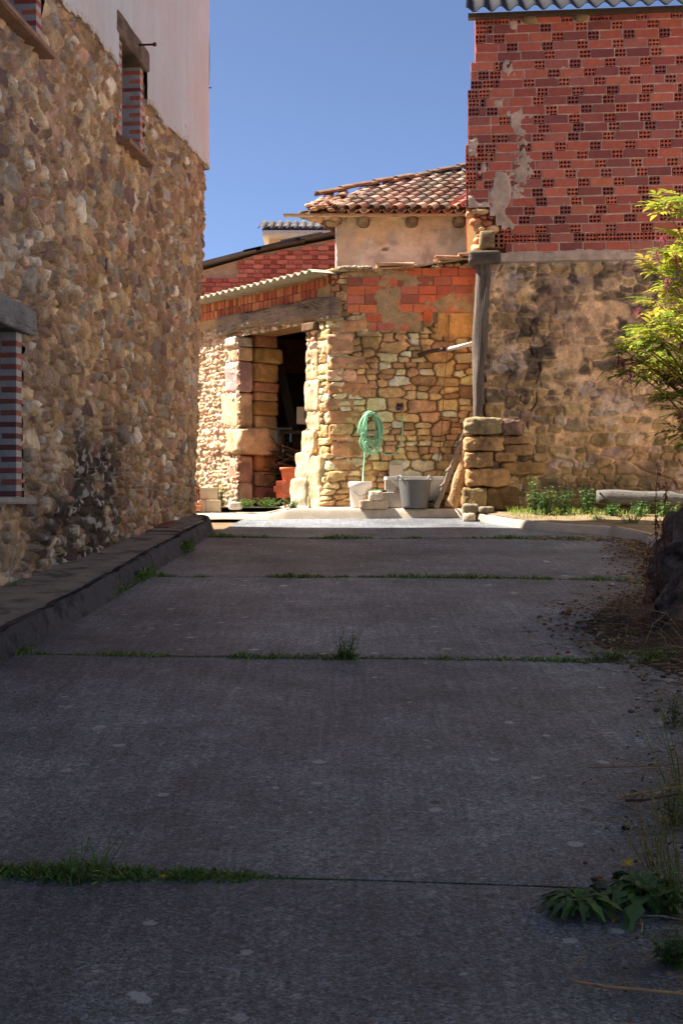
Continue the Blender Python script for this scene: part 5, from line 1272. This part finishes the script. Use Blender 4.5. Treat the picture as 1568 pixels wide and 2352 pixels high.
# grey timber by the wall
mb = MB(); A = P(1372, 1138, 17.6); B = P(1640, 1146, 17.45); n = 14; vs = []; m = 10
for k in range(n):
    t_ = k / (n - 1); c_ = A + (B - A) * t_; hh = (.105 if t_ < .65 else .075) * (1 - .3 * abs(t_ - .4))
    for q in range(m):
        a = 2 * math.pi * q / m; qq = (abs(math.cos(a)) ** 5 + abs(math.sin(a)) ** 5) ** -.2; vs.append(c_ + Y3 * (math.cos(a) * .16 * qq) + Z3 * (math.sin(a) * hh * qq * (1 + .1 * math.sin(t_ * 12)) - .02))
fs = [(k * m + q, (k + 1) * m + q, (k + 1) * m + (q + 1) % m, k * m + (q + 1) % m) for k in range(n - 1) for q in range(m)] + [tuple(range(m)), tuple((n - 1) * m + q for q in range(m - 1, -1, -1))]
mb.add(vs, fs, s(104, 100, 94), True); tag(mb.build('old_timber', M['woodb']), 'bleached grey timber beam lying in the weeds against the right stone wall', 'timber')

# ================================================================== PLANTS
GR = [s(92, 132, 58), s(110, 146, 62), s(78, 116, 50), s(124, 152, 70)]
DG = [s(76, 104, 44), s(90, 120, 50), s(64, 94, 42)]
def plant(name, base, label, cat, h=.3, spread=.15, stems=6, leafL=.05, leafW=.03, cols=GR, flower=None, group=None, dens=9, lean=(0, 0), seed=0, nodes=5, stemcol=s(110, 130, 70), thick=.003, stemmat='leaf'):
    random.seed(seed + 500); o = thing(name, base, label, cat, group); st = MB(); lf = MB(); fl = MB(); base = Vector(base)
    for i in range(stems):
        a = random.uniform(0, 6.28); r = random.uniform(0, 1) * spread; hh = h * random.uniform(.55, 1)
        tip = base + Vector((math.cos(a) * r + lean[0] * hh, math.sin(a) * r * .8 + lean[1] * hh, hh)); b0 = base + Vector((math.cos(a) * r * .35, math.sin(a) * r * .35, -.01))
        mid = (b0 + tip) / 2 + Vector((random.uniform(-.02, .02), random.uniform(-.02, .02), 0)); st.tube([b0, mid, tip], [thick, thick * .8, thick * .4], 4, stemcol, cap=False)
        for k in range(nodes):
            f = (k + 1) / nodes; p = b0.lerp(mid, f * 2) if f < .5 else mid.lerp(tip, f * 2 - 1)
            for q in range(max(1, dens // nodes)):
                an = random.uniform(0, 6.28); sz = leafL * random.uniform(.6, 1.1) * (1.15 - .5 * f)
                lf.leaf(p, (math.cos(an), math.sin(an), random.uniform(-.1, .6)), Z3, sz, sz * leafW / leafL, rcol(random.choice(cols), .15), n=3, droop=.35)
        if flower and random.random() < flower[1]:
            for q in range(flower[2]):
                p = tip + Vector((random.uniform(-1, 1), random.uniform(-1, 1), random.uniform(-.5, 1))) * .02
                for z in range(5): an = z * 1.257; fl.leaf(p, (math.cos(an), math.sin(an), .5), Z3, flower[3], flower[3] * .7, flower[0], n=1, droop=0)
    st.build('stem', M[stemmat], o)
    if lf.v: lf.build('foliage', M['leaf'], o)
    if fl.v: fl.build('flower', M['leaf'], o)
    return o
YF = s(236, 206, 30)
def at(x, Y, dz=.14): q = P(x, 0, Y); return (q.x, Y, float(Gn(Y)) + dz)
plant('flowering_weed', at(510, 19.35), 'bushy weed with small yellow flowers beside the concrete blocks left of the shed door', 'weed', h=.46, spread=.24, stems=26, leafL=.05, leafW=.022, flower=(YF, .8, 3, .016), seed=1, cols=[s(140, 150, 60), s(110, 130, 60), s(160, 160, 80)])
plant('climbing_weed', at(452, 19.9), 'thin leggy weed climbing the sunlit rubble wall behind the tile stack', 'weed', h=.85, spread=.14, stems=12, leafL=.06, leafW=.04, seed=2, dens=12, nodes=8, cols=[s(130, 150, 60), s(150, 150, 80)])
plant('low_weed', at(565, 18.95), 'low leafy green weed at the foot of the left door jamb', 'weed', h=.13, spread=.25, stems=34, leafL=.06, leafW=.035, seed=3, group='low weeds along the shed')
plant('low_weed', at(615, 18.85), 'low leafy green weed in front of the shed doorway', 'weed', h=.14, spread=.26, stems=38, leafL=.06, leafW=.035, seed=4, group='low weeds along the shed')
plant('low_weed', at(668, 18.75), 'low dense green weed at the right of the shed doorway', 'weed', h=.13, spread=.22, stems=34, leafL=.05, leafW=.03, seed=5, group='low weeds along the shed')
plant('thin_weed', at(712, 18.7), 'thin wispy weed in front of the battered foot of the shed wall', 'weed', h=.42, spread=.16, stems=12, leafL=.035, leafW=.014, seed=6, cols=[s(160, 170, 90), s(130, 150, 70)])
plant('dried_weed', at(655, 18.7), 'tall dried reddish seed head standing in front of the shed doorway', 'weed', h=.58, spread=.05, stems=7, leafL=.03, leafW=.02, seed=7, dens=14, nodes=9, cols=[s(200, 160, 110), s(176, 110, 80), s(190, 150, 90)], stemcol=s(170, 110, 80))
plant('thin_weed', at(1016, 18.75), 'small pale weed growing behind the ladder at the foot of the shed wall', 'weed', h=.62, spread=.08, stems=6, leafL=.04, leafW=.02, seed=8, cols=[s(170, 170, 90)])
random.seed(5)
def rgt(x, Y): q = P(x, 0, Y); return (q.x, Y, SL * Y + .135)
NL_ = [s(92, 134, 70), s(110, 150, 84), s(80, 118, 60)]
for i, (x, Y, h_, sp, n_, lb) in enumerate([(1225, 17.45, .52, .13, 12, 'tallest nettle with a yellowish flower spike at the left of the nettle patch'), (1255, 17.4, .38, .20, 24, 'dense leafy nettle clump at the foot of the right stone wall'), (1295, 17.45, .34, .18, 20, 'leafy nettle clump in the middle of the nettle patch'), (1345, 17.4, .36, .18, 20, 'leafy nettle clump just left of the grey timber'), (1405, 17.2, .16, .14, 12, 'short nettle in front of the grey timber'), (1470, 17.1, .2, .16, 12, 'small nettle before the middle of the grey timber'), (1530, 17.0, .24, .2, 16, 'small nettle before the right end of the grey timber')]):
    plant('nettle', rgt(x, Y), lb, 'nettle', h=h_, spread=sp, stems=n_, leafL=.075, leafW=.045, cols=NL_, seed=20 + i, group='nettles along the right wall', dens=12, nodes=6, flower=(YF, .3, 2, .012) if i == 0 else None)
plant('low_weed', rgt(1375, 16.7), 'low green weed on the sunlit soil near the right kerb', 'weed', h=.07, spread=.14, stems=16, leafL=.05, leafW=.03, seed=41)
plant('low_weed', rgt(1450, 16.2), 'dark green straggling weed in the shade behind the right kerb', 'weed', h=.16, spread=.25, stems=26, leafL=.045, leafW=.03, seed=42)
# grass: in front of the right wall, in the road joints, along the kerbs
random.seed(9); g = MB()
for i in range(2600):
    x = random.uniform(2.25, 5.4); Y = 18.0 - .1 * x - random.random() ** 1.6 * .95; c = random.choice([s(150, 170, 70), s(176, 176, 90), s(120, 150, 60)]) if Y > 17.2 else random.choice([s(190, 176, 110), s(170, 160, 96), s(140, 150, 70)])
    if Y < 17.3 and random.random() < .5: continue
    g.blade((x, Y, SL * Y + .13), (random.uniform(-.5, .5), random.uniform(-.4, .4), 1), random.uniform(.04, .16) * (1 if Y > 17.3 else .5), .007, rcol(c, .15))
tag(g.build('wall_grass', M['leaf']), 'short sunlit grass growing along the foot of the right stone wall', 'grass', kind='stuff')
g = MB()
def jz(q, t): X, Y = lane(t, q); return X, Y
def strip(t, q0, q1, n, hmax, tufts, lr=.0):
    for i in range(n):
        q = random.uniform(q0, q1); qs = (q - t * .09983) / .995; dens = float(fbm(np.array([q * 2.3]), np.array([t * 1.]), 99, 3)[0]); k = max(0, dens - .30) * 3.2
        for (tq, tw, th) in tufts:
            k = max(k, th * math.exp(-((q - tq) / tw) ** 2))
        k *= (1 if t > 5 else float(sst(.0, -.45, q)) * .75 + .25)
        if random.random() > min(1, k * 1.4 + .12): continue
        X, Y = jz(qs, t + random.gauss(0, .012 + .02 * min(k, 1.5))); L_ = hmax * (.35 + k) * random.uniform(.4, 1)
        base = (X, Y, float(Gn(Y)) + RZ(X, Y) - .014)
        if random.random() < .45: g.leaf(base, (random.uniform(-1, 1), random.uniform(-1, 1), random.uniform(.1, 1)), Z3, L_ * .9, L_ * .3, rcol(random.choice(GR + DG + DG), .3), n=2)
        else: g.blade(base, (random.uniform(-.6, .6), random.uniform(-.6, .6), 1), L_, .004 + .003 * L_ / .05, rcol(random.choice(GR + DG + [s(150, 140, 90)]), .3))
qx = lambda x, t: ((x - 784) / F * t)      # image column to position across the lane, near enough
strip(4.22, -1.35, -.05, 5600, .034, [(-.86, .09, 1.9), (-.70, .10, 1.3), (-.50, .12, 1.1), (-.33, .10, .9), (-.18, .08, .45), (-1.1, .2, .35)])
strip(4.22, -.2, .98, 3600, .034, [(.0, .05, 1.0), (-.10, .12, .5), (.25, .2, .25), (.6, .2, .3)])
strip(8.02, -2.2, 3.0, 4500, .040, [(-2.3, .14, 1.3), (-1.9, .1, .9), (-.85, .3, .5), (-.55, .06, 1.3), (.02, .09, 2.3), (1.05, .1, .4), (1.55, .2, .5), (1.9, .25, 1.3)])
strip(11.86, -2.0, 3.0, 3600, .055, [(-1.75, .2, 1.5), (-1.3, .1, .8), (-.5, .1, .4), (0, .1, .9), (.65, .10, 1.3), (1.0, .15, .7), (1.3, .05, .7), (2.3, .25, 1.2)])
strip(15.46, -1.7, 3.0, 2400, .06, [(-1.45, .25, 1.8), (-1.2, .1, 1.0), (-.95, .12, 1.2), (.25, .1, .7), (1.6, .05, 1.2), (1.95, .15, .9)])
tag(g.build('joint_grass', M['leaf']), 'tiny weeds and grass growing in the open joints of the concrete road', 'grass', kind='stuff')
g = MB()
for (x, Y, n_, hh, sp) in ((-1.70, 14.2, 420, .16, .22), (-1.80, 11.9, 380, .13, .28), (-1.86, 11.0, 160, .10, .3), (-2.02, 8.3, 160, .06, .12), (-2.62, 10.9, 60, .08, .05), (-2.36, 13.2, 100, .22, .09), (-2.40, 12.6, 80, .05, .2), (-2.55, 10.2, 60, .06, .12)):
    for i in range(n_):
        a = random.gauss(0, sp * .6); xx = x + ALT.x * a + random.gauss(0, .025); yy = Y + a; zz = float(Gn(yy)) + (.17 if x < -2.2 else .0) - .004
        if random.random() < .5: g.leaf((xx, yy, zz + random.uniform(0, hh * .6)), (random.uniform(-1, 1), random.uniform(-1, 1), random.uniform(-.1, .8)), Z3, hh * .35, hh * .2, rcol(random.choice(DG + GR), .2), n=2)
        else: g.blade((xx, yy, zz), (random.uniform(-.4, .4), random.uniform(-.4, .4), 1), hh * random.uniform(.4, 1), .006, rcol(random.choice(DG + GR), .2))
tag(g.build('kerb_weeds', M['leaf']), 'dark green weeds growing along the foot of the left kerb and wall', 'weeds', kind='stuff')
for (x, Y, lb) in ((375, 4.24, 'single yellow dandelion flower in the near joint of the road, left of centre'),):
    o = thing('dandelion', P(x, 2040, 4.2), lb, 'flower'); q = P(374, 2016, 4.2); mb = MB(); mb.tube([P(374, 2040, 4.21), q], .0016, 5, s(110, 140, 60)); mb.build('stem', M['leaf'], o); mb = MB()
    for r_ in range(3):
        for k in range(14): an = k * .449 + r_ * .2; mb.leaf(q, (math.cos(an), math.sin(an), .15 + r_ * .5), Z3, .018 - r_ * .002, .006, YF, n=1, droop=0)
    mb.build('petals', M['leaf'], o)
plant('sprouting_weed', tuple(Vector((P(205, 0, 4.25).x, 4.25, float(Gn(4.25)) + .01))), 'taller weed with side shoots in the near road joint at the left', 'weed', h=.17, spread=.14, stems=12, leafL=.04, leafW=.015, seed=60, thick=.002, cols=DG + GR, dens=8)
plant('sprouting_weed', tuple(Vector((P(790, 0, 8.05).x, 8.05, float(Gn(8.05)) + .02))), 'dark leafy weed in the middle of the second road joint', 'weed', h=.16, spread=.14, stems=14, leafL=.05, leafW=.02, seed=61, cols=DG, dens=10)

# right foreground: broad-leaved rosettes with a yellow flower and dry stalks
def rosette(name, c, label, n, L_, W_, cols, seed, up=.4):
    random.seed(seed); mb = MB()
    for i in range(n):
        a = i * 2.4 + random.uniform(-.3, .3); u_ = random.uniform(.05, up); l = L_ * random.uniform(.6, 1.1)
        dv = Vector((math.cos(a), math.sin(a), u_)).normalized(); side = dv.cross(Z3).normalized(); vs = []; N_ = 7; col = rcol(random.choice(cols), .15)
        for k in range(N_ + 1):
            t_ = k / N_; cc = Vector(c) + dv * l * t_ - Z3 * (l * (.25 + u_ * .6) * t_ * t_) + Z3 * .01; wd = W_ * .5 * (math.sin(math.pi * min(1, t_ * .92 + .04)) ** .7) * (1 + .38 * (k % 2 * 2 - 1)) * random.uniform(.85, 1.1)
            vs += [cc - side * wd + Z3 * .25 * wd, cc, cc + side * wd + Z3 * .25 * wd]
        fs = []
        for k in range(N_): q = k * 3; fs += [(q, q + 1, q + 4, q + 3), (q + 1, q + 2, q + 5, q + 4)]
        mb.add(vs, fs, col, True)
    return mb
def VP(x, Y): q = P(x, 0, Y); return Vector((q.x, Y, Vz(q.x, Y)))
o = thing('dandelion_plant', VP(1330, 3.98), 'low toothed dark green rosette at the right end of the near road joint', 'plant'); rosette('', VP(1330, 3.98) + Z3 * .01, '', 64, .17, .026, DG, 3, 1.3).build('foliage', M['leaf'], o)
o = thing('dock_plant', VP(1475, 4.05), 'broad-leaved green plant with a yellow flower at the right edge of the road', 'plant'); rosette('', VP(1480, 4.05) + Z3 * .01, '', 26, .27, .050, [s(78, 112, 46), s(92, 124, 52), s(66, 96, 42)], 8, 1.8).build('foliage', M['leaf'], o)
q = P(1442, 1988, 4.02); mb = MB(); mb.tube([VP(1460, 4.05), q], .0018, 5, s(120, 140, 60)); mb.build('stem', M['leaf'], o); mb = MB()
for r_ in range(3):
    for k in range(14): an = k * .449 + r_ * .2; mb.leaf(q, (math.cos(an), math.sin(an), .1 + r_ * .5), Z3, .032 - r_ * .004, .009, YF, n=1, droop=0)
mb.build('flower', M['leaf'], o)
for i, (x, Y, h_, lb) in enumerate([(1545, 4.1, .30, 'slender yellow-green weed rising above the broad-leaved plant at the right edge'), (1500, 4.35, .17, 'small budding weed behind the yellow flower at the right edge'), (1560, 5.2, .36, 'wispy sunlit-tipped weed farther along the right edge')]):
    plant('slender_weed', tuple(VP(x, Y)), lb, 'weed', h=h_ * 1.15, spread=.12, stems=9, leafL=.034, leafW=.011, seed=70 + i, thick=.002, lean=(-.22, 0), nodes=9, dens=14, cols=[s(130, 140, 60), s(150, 140, 70), s(90, 110, 50)], stemcol=s(150, 140, 70), flower=(s(190, 160, 100), .5, 2, .008))
for i, (x, Y, h_, c_, lb) in enumerate([(1535, 3.95, .16, DG, 'leafy upright weed crowding behind the broad-leaved plant'), (1555, 3.6, .10, DG, 'low leafy weed at the frame edge in front of the broad-leaved plant'), (1540, 4.8, .18, [s(120, 120, 60), s(96, 110, 50)], 'half dry weed behind the slender yellow-green weed'), (1550, 6.3, .16, [s(110, 104, 60), s(84, 100, 48)], 'straggling half dry weed beside the fallen twigs')]):
    plant('edge_weed', tuple(VP(x, Y)), lb, 'weed', h=h_, spread=.13, stems=16, leafL=.045, leafW=.016, seed=90 + i, thick=.0018, nodes=6, dens=12, cols=c_, group='weeds on the right edge')
plant('joint_weed', tuple(VP(1500, 7.95)), 'green weed patch where the second road joint meets the right verge', 'weed', h=.08, spread=.26, stems=40, leafL=.05, leafW=.02, seed=97, cols=GR + DG)
plant('joint_weed', tuple(VP(1400, 7.98)), 'low grassy weed in the second road joint left of the right verge', 'weed', h=.07, spread=.22, stems=36, leafL=.05, leafW=.012, seed=98, cols=GR + DG)
for i, (pp, r_, lb) in enumerate([([(1318, 2232, 3.45), (1390, 2236, 3.42), (1480, 2232, 3.40), (1568, 2228, 3.38), (1700, 2215, 3.36)], .0045, 'forked dry tan twig lying on the concrete at the lower right'), ([(1350, 1714, 5.5), (1430, 1740, 5.45), (1500, 1752, 5.4), (1600, 1768, 5.4)], .003, 'long thin pale twig at the right edge of the road'), ([(1430, 1776, 5.1), (1490, 1772, 5.1), (1545, 1758, 5.1), (1640, 1750, 5.1)], .004, 'yellowish dry stalk beside the dark fallen branch at the right edge'), ([(1437, 1815, 5.05), (1480, 1785, 5.0), (1540, 1768, 5.0), (1640, 1775, 5.0)], .006, 'dark fallen branch lying at the right edge of the road')]):
    o = thing('twig', P(*pp[0]), lb, 'twig', 'fallen twigs at the right'); pts = [P(a, b, c) for a, b, c in pp]
    for k_, p in enumerate(pts): p.z = Vz(p.x, p.y) + .008 + (.018 * k_ if i else 0)
    mb = MB(); mb.tube(spline(pts, 4), r_, 6, [s(176, 140, 100), s(150, 120, 90), s(190, 150, 84), s(110, 76, 62)][i]); mb.build('stem', M['dry'], o)
    mb = MB(); 
    for k in range(3 if i == 0 else 5):
        t_ = random.random(); q = pts[0].lerp(pts[2], t_); e = q + Vector((random.uniform(-.06, .12), random.uniform(-.12, .06), .004 if i == 0 else random.uniform(.0, .06))); mb.tube([q, q.lerp(e, .5) + Z3 * .004, e], [r_ * .5, r_ * .4, r_ * .2], 5, s(170, 136, 100))
    mb.build('side_shoot', M['dry'], o)
# leaf litter, gravel and dead stems on the verge
random.seed(31); lt = MB(); gv = MB(); ds = MB()
for i in range(7500):
    Y = random.uniform(2.6, 15.4) if i % 4 else random.uniform(13.3, 15.6); e = float(np.interp(Y, ve[:, 1], ve[:, 0])); x = e + random.gauss(.14, .20) if i % 3 else e + random.uniform(0, 1.2)
    if x < e - .35 or x > 4: continue
    if Y > 15.1: x = random.uniform(2.2, 3.3)
    z = Vz(x, Y) + .002; k = random.random()
    if k < .40: lt.leaf((x, Y, z + .004), (random.uniform(-1, 1), random.uniform(-1, 1), random.uniform(-.1, .25)), Z3, random.uniform(.015, .05), random.uniform(.006, .02), rcol(random.choice([s(110, 76, 54), s(90, 64, 50), s(136, 100, 70), s(74, 54, 44)]), .2), n=2, fold=.4)
    elif k < .70:
        a = random.uniform(0, 6.28); l = random.uniform(.04, .16); dv = Vector((math.cos(a), math.sin(a), random.uniform(-.05, .15))); lt.tube([Vector((x, Y, z + .005)), Vector((x, Y, z + .012)) + dv * l / 2, Vector((x, Y, z + .006)) + dv * l], .0018, 3, rcol(random.choice([s(150, 120, 88), s(110, 84, 64), s(176, 150, 110)]), .2), cap=False)
    else: sz = random.uniform(.006, .026) * (1.5 if random.random() < .1 else 1) * (.5 if Y < 6.5 else 1); gv.stone((x, Y, z + sz * .2), (sz * 1.4, sz, sz * .7), rcol(random.choice([s(140, 126, 108), s(110, 98, 88), s(164, 154, 140), s(120, 92, 76)]), .2), seed=i, n=2, rough=.2, rnd=.18)
tag(lt.build('leaf_litter', M['dry']), 'dry leaves and broken stems scattered along the right verge', 'litter', kind='stuff'); tag(gv.build('gravel', M['stone']), 'small stones and gravel scattered on the right verge', 'gravel', kind='stuff')
for i in range(900):
    Y = random.choice([random.uniform(7.4, 11.5), random.uniform(3.3, 7)]); e = float(np.interp(Y, ve[:, 1], ve[:, 0])); x = e + random.uniform(.35, 1.4); z = Vz(x, Y); l = random.uniform(.08, .35)
    dv = Vector((random.uniform(-1, .6), random.uniform(-.7, .7), random.uniform(.1, 1.1))).normalized(); b0 = Vector((x, Y, z)); ds.tube([b0, b0 + dv * l * .5, b0 + dv * l + Vector((dv.x, dv.y, -.6)) * l * .35], [.002, .0018, .0008], 3, rcol(random.choice([s(150, 122, 88), s(176, 150, 112), s(120, 92, 70)]), .2), cap=False)
tag(ds.build('dry_grass', M['dry']), 'tangle of dry grass stems on the bank at the right', 'grass', kind='stuff')
# loose bits on the road
random.seed(77)
for i, (x, y, sz, c, lb) in enumerate([(1062, 0, 0, 0, 0)][:0] + [(1295, 1416, .03, s(120, 84, 66), 'left one of three brown pebbles on the road near the right verge'), (1308, 1412, .03, s(130, 90, 70), 'far one of three brown pebbles on the road near the right verge'), (1302, 1420, .035, s(110, 80, 66), 'nearest of three brown pebbles on the road near the right verge'), (1437, 1921, .022, s(56, 44, 40), 'dark crumb of earth on the road left of the slender weeds'), (1378, 2036, .014, s(150, 110, 76), 'tiny tan pebble beside the low toothed rosette'), (1365, 2040, .016, s(90, 70, 60), 'small dark pebble beside the low toothed rosette')]):
    Yq = 4650 / (y - 938); p = P(x, y, Yq); mb = MB(); mb.stone((p.x, Yq, float(Gn(Yq)) + RZ(p.x, Yq) + sz * .3), (sz * 1.5, sz, sz * .8), c, seed=i, n=4, rough=.15, rnd=.18); tag(mb.build('pebble', M['stone']), lb, 'pebble', 'pebbles on the road')

# boulder, dead stalks
rk = MB(); rk.stone(P(1600, 1362, 9.2) + X3 * .10, (.72, .8, .92), s(136, 120, 112), (Vector((.94, 0, -.34)), Y3, Vector((.34, 0, .94))), seed=51, n=60, rough=.26, rnd=.04, fr=3.4)
tag(rk.build('boulder', mat('boulder_rock', n1=(8, .4), n2=(40, .3), bump=1, bscale=22, bdist=.02, extra=lichen_extra(s(40, 38, 38), s(170, 160, 156), 7, (.5, .6), .8))), 'rough dark boulder leaning on the bank at the right edge of the lane', 'boulder')
for i, (x0, x1, y0, y1, Y, lb) in enumerate([(1500, 1512, 1420, 1060, 9.0, 'tall dead brown dock stalk in front of the boulder at the right'), (1522, 1530, 1410, 1110, 9.1, 'second dead stalk with curled leaves just right of the tallest one'), (1476, 1492, 1450, 1240, 8.8, 'short dead stalk left of the boulder')]):
    o = thing('dead_stalk', P(x0, y0, Y), lb, 'stalk', 'dead stalks by the boulder'); A = P(x0, y0, Y); B = P(x1, y1, Y); st = MB(); lf = MB()
    pts = spline([A, A.lerp(B, .35) + X3 * .01, A.lerp(B, .7) - X3 * .012, B], 4); st.tube(pts, [.006 * (1 - .7 * k / len(pts)) for k in range(len(pts))], 5, s(120, 72, 56))
    for k in range(50):
        f = random.random() ** .7; p = A.lerp(B, f); lf.leaf(p, (random.uniform(-1, 1), random.uniform(-1, 1), random.uniform(-.6, .6)), Z3, random.uniform(.02, .06), .018, rcol(random.choice([s(124, 76, 60), s(96, 62, 50), s(140, 96, 76)]), .2), n=2, fold=.6)
    for k in range(8): p = A.lerp(B, random.uniform(.4, .95)); e = p + Vector((random.uniform(-.12, .12), random.uniform(-.1, .1), random.uniform(.02, .2))); st.tube([p, e], [.002, .0008], 4, s(120, 76, 60), cap=False)
    st.build('stem', M['dry'], o); lf.build('dead_leaves', M['dry'], o)

# elder bush hanging in from the right
random.seed(88); EB = thing('elder_bush', (3.7, 12.6, Vz(3.7, 12.6)), 'sunlit elder bush with drooping dark berry clusters reaching in at the right edge', 'bush')
tr = MB(); fo = MB(); be = MB(); bs = MB(); root = Vector((3.7, 12.6, .9)); EL = [s(172, 180, 60), s(146, 164, 52), s(190, 192, 72), s(122, 146, 52), s(196, 176, 70)]
tips = [(1520, 462), (1556, 450), (1600, 480), (1540, 575), (1506, 612), (1565, 545), (1562, 640), (1505, 690), (1545, 700), (1475, 738), (1455, 776), (1436, 806), (1482, 800), (1522, 778), (1556, 760), (1450, 850), (1492, 852), (1530, 850), (1562, 868), (1530, 905), (1562, 935), (1555, 985), (1590, 1010), (1530, 735), (1500, 760), (1470, 828), (1515, 820), (1548, 815), (1590, 590), (1585, 700), (1575, 800), (1590, 900), (1555, 660), (1570, 730), (1560, 840), (1575, 880), (1580, 940), (1568, 905), (1545, 820), (1590, 760), (1600, 840), (1545, 590), (1585, 520)]
for i in range(70): tips.append((random.uniform(1600, 2050), random.uniform(420, 1060)))
def cleaf(p, dv, L_, cc):      # compound leaf: midrib with paired leaflets
    dv = dv.normalized(); sd = dv.cross(Z3).normalized()
    for k in range(4):
        f = .25 + .25 * k; q = p + dv * L_ * f - Z3 * (.25 * L_ * f * f)
        if k < 3:
            for sg in (-1, 1): fo.leaf(q, dv * .75 + sd * sg * .8 + Z3 * random.uniform(-.15, .15), Z3, L_ * random.uniform(.46, .60), L_ * .20, cc, n=3, droop=.3)
        else: fo.leaf(q, dv - Z3 * .2, Z3, L_ * .6, L_ * .22, cc, n=3, droop=.3)
    tr.tube([p, p + dv * L_ * .5 - Z3 * .06 * L_, p + dv * L_ - Z3 * .25 * L_], .0018, 3, s(140, 130, 70), cap=False)
for i, (x, y) in enumerate(tips):
    tip = P(x, y, 12.5 + random.uniform(-.5, .5)); mid = root.lerp(tip, .55) + Vector((.25, 0, .35)) + Vector((random.uniform(-.1, .1), random.uniform(-.1, .1), 0))
    tr.tube(spline([root + Vector((random.uniform(-.1, .1), random.uniform(-.1, .1), 0)), mid, tip], 5), [.018 * (1 - k / 11.5) + .002 for k in range(11)], 5, s(130, 108, 80))
    out = (tip - mid).normalized()
    for k in range(11 if i < 43 else 6):
        a = random.uniform(0, 6.28); dv = out * .5 + Vector((math.cos(a), math.sin(a) * .8, random.uniform(-.5, .5))); cleaf(tip - out * random.uniform(0, .12), dv, random.uniform(.16, .25), rcol(random.choice(EL), .12))
for i, (x, y) in enumerate([(1522, 556), (1508, 590), (1466, 722), (1512, 735), (1421, 832), (1428, 845), (1556, 742), (1562, 795), (1540, 872), (1446, 868), (1560, 962), (1552, 600), (1530, 655), (1600, 700), (1640, 800), (1610, 900)]):
    c_ = P(x, y, 12.3 + random.uniform(-.2, .2)); hd = c_ + Z3 * .06; rip = i in (0, 1, 2, 4, 5, 11)
    for k in range(80):
        q = c_ + Vector((random.gauss(0, .035), random.gauss(0, .035), random.gauss(-.01, .035))); r_ = .0052; bc = rcol(s(112, 50, 60) if rip and random.random() < .6 else s(44, 28, 40), .2)
        be.add([q + Vector(v) * r_ for v in ((1, 0, 0), (-1, 0, 0), (0, 1, 0), (0, -1, 0), (0, 0, 1), (0, 0, -1))], [(0, 2, 4), (2, 1, 4), (1, 3, 4), (3, 0, 4), (2, 0, 5), (1, 2, 5), (3, 1, 5), (0, 3, 5)], bc, True)
        if k % 2 == 0: bs.tube([hd, hd.lerp(q, .5) + Z3 * .008, q], .0010, 3, s(170, 80, 96), cap=False)
tr.build('branches', M['dry'], EB); fo.build('foliage', M['leaf'], EB); be.build('berries', M['rubber'], EB); bs.build('berry_stalks', M['dry'], EB)

# unseen evergreens added on the bank to darken the near end of the lane
random.seed(99)
for i, (x, Y, h_) in enumerate([(3.6, 6.4, 6.0), (3.2, 3.0, 7.0), (3.0, -.4, 7.0), (3.4, -4.0, 7.0)]):
    o = thing('added_evergreen', (x, Y, float(Gn(Y)) + .2), 'dark evergreen tree added out of frame on the right to block sky light', 'tree', 'evergreens added out of frame'); mb = MB(); mb.tube([(x, Y, float(Gn(Y))), (x + .1, Y, float(Gn(Y)) + h_ * .5), (x, Y, float(Gn(Y)) + h_ * .9)], [.16, .11, .03], 8, s(90, 76, 62)); mb.build('trunk', M['bark'], o); mb = MB()
    for k in range(2600):
        a = random.uniform(0, 6.28); z = random.uniform(.12, 1); rr = 1.55 * math.sin(math.pi * min(1, z * .85 + .1)) ** .6 * random.uniform(.35, 1); p = Vector((x + math.cos(a) * rr, Y + math.sin(a) * rr * 1.15, float(Gn(Y)) + z * h_))
        mb.leaf(p, (math.cos(a), math.sin(a), random.uniform(-.6, .5)), Z3, random.uniform(.2, .34), .15, rcol(random.choice([s(52, 76, 44), s(44, 66, 40), s(62, 84, 46)]), .2), n=1)
    mb.build('crown', M['leaf'], o)
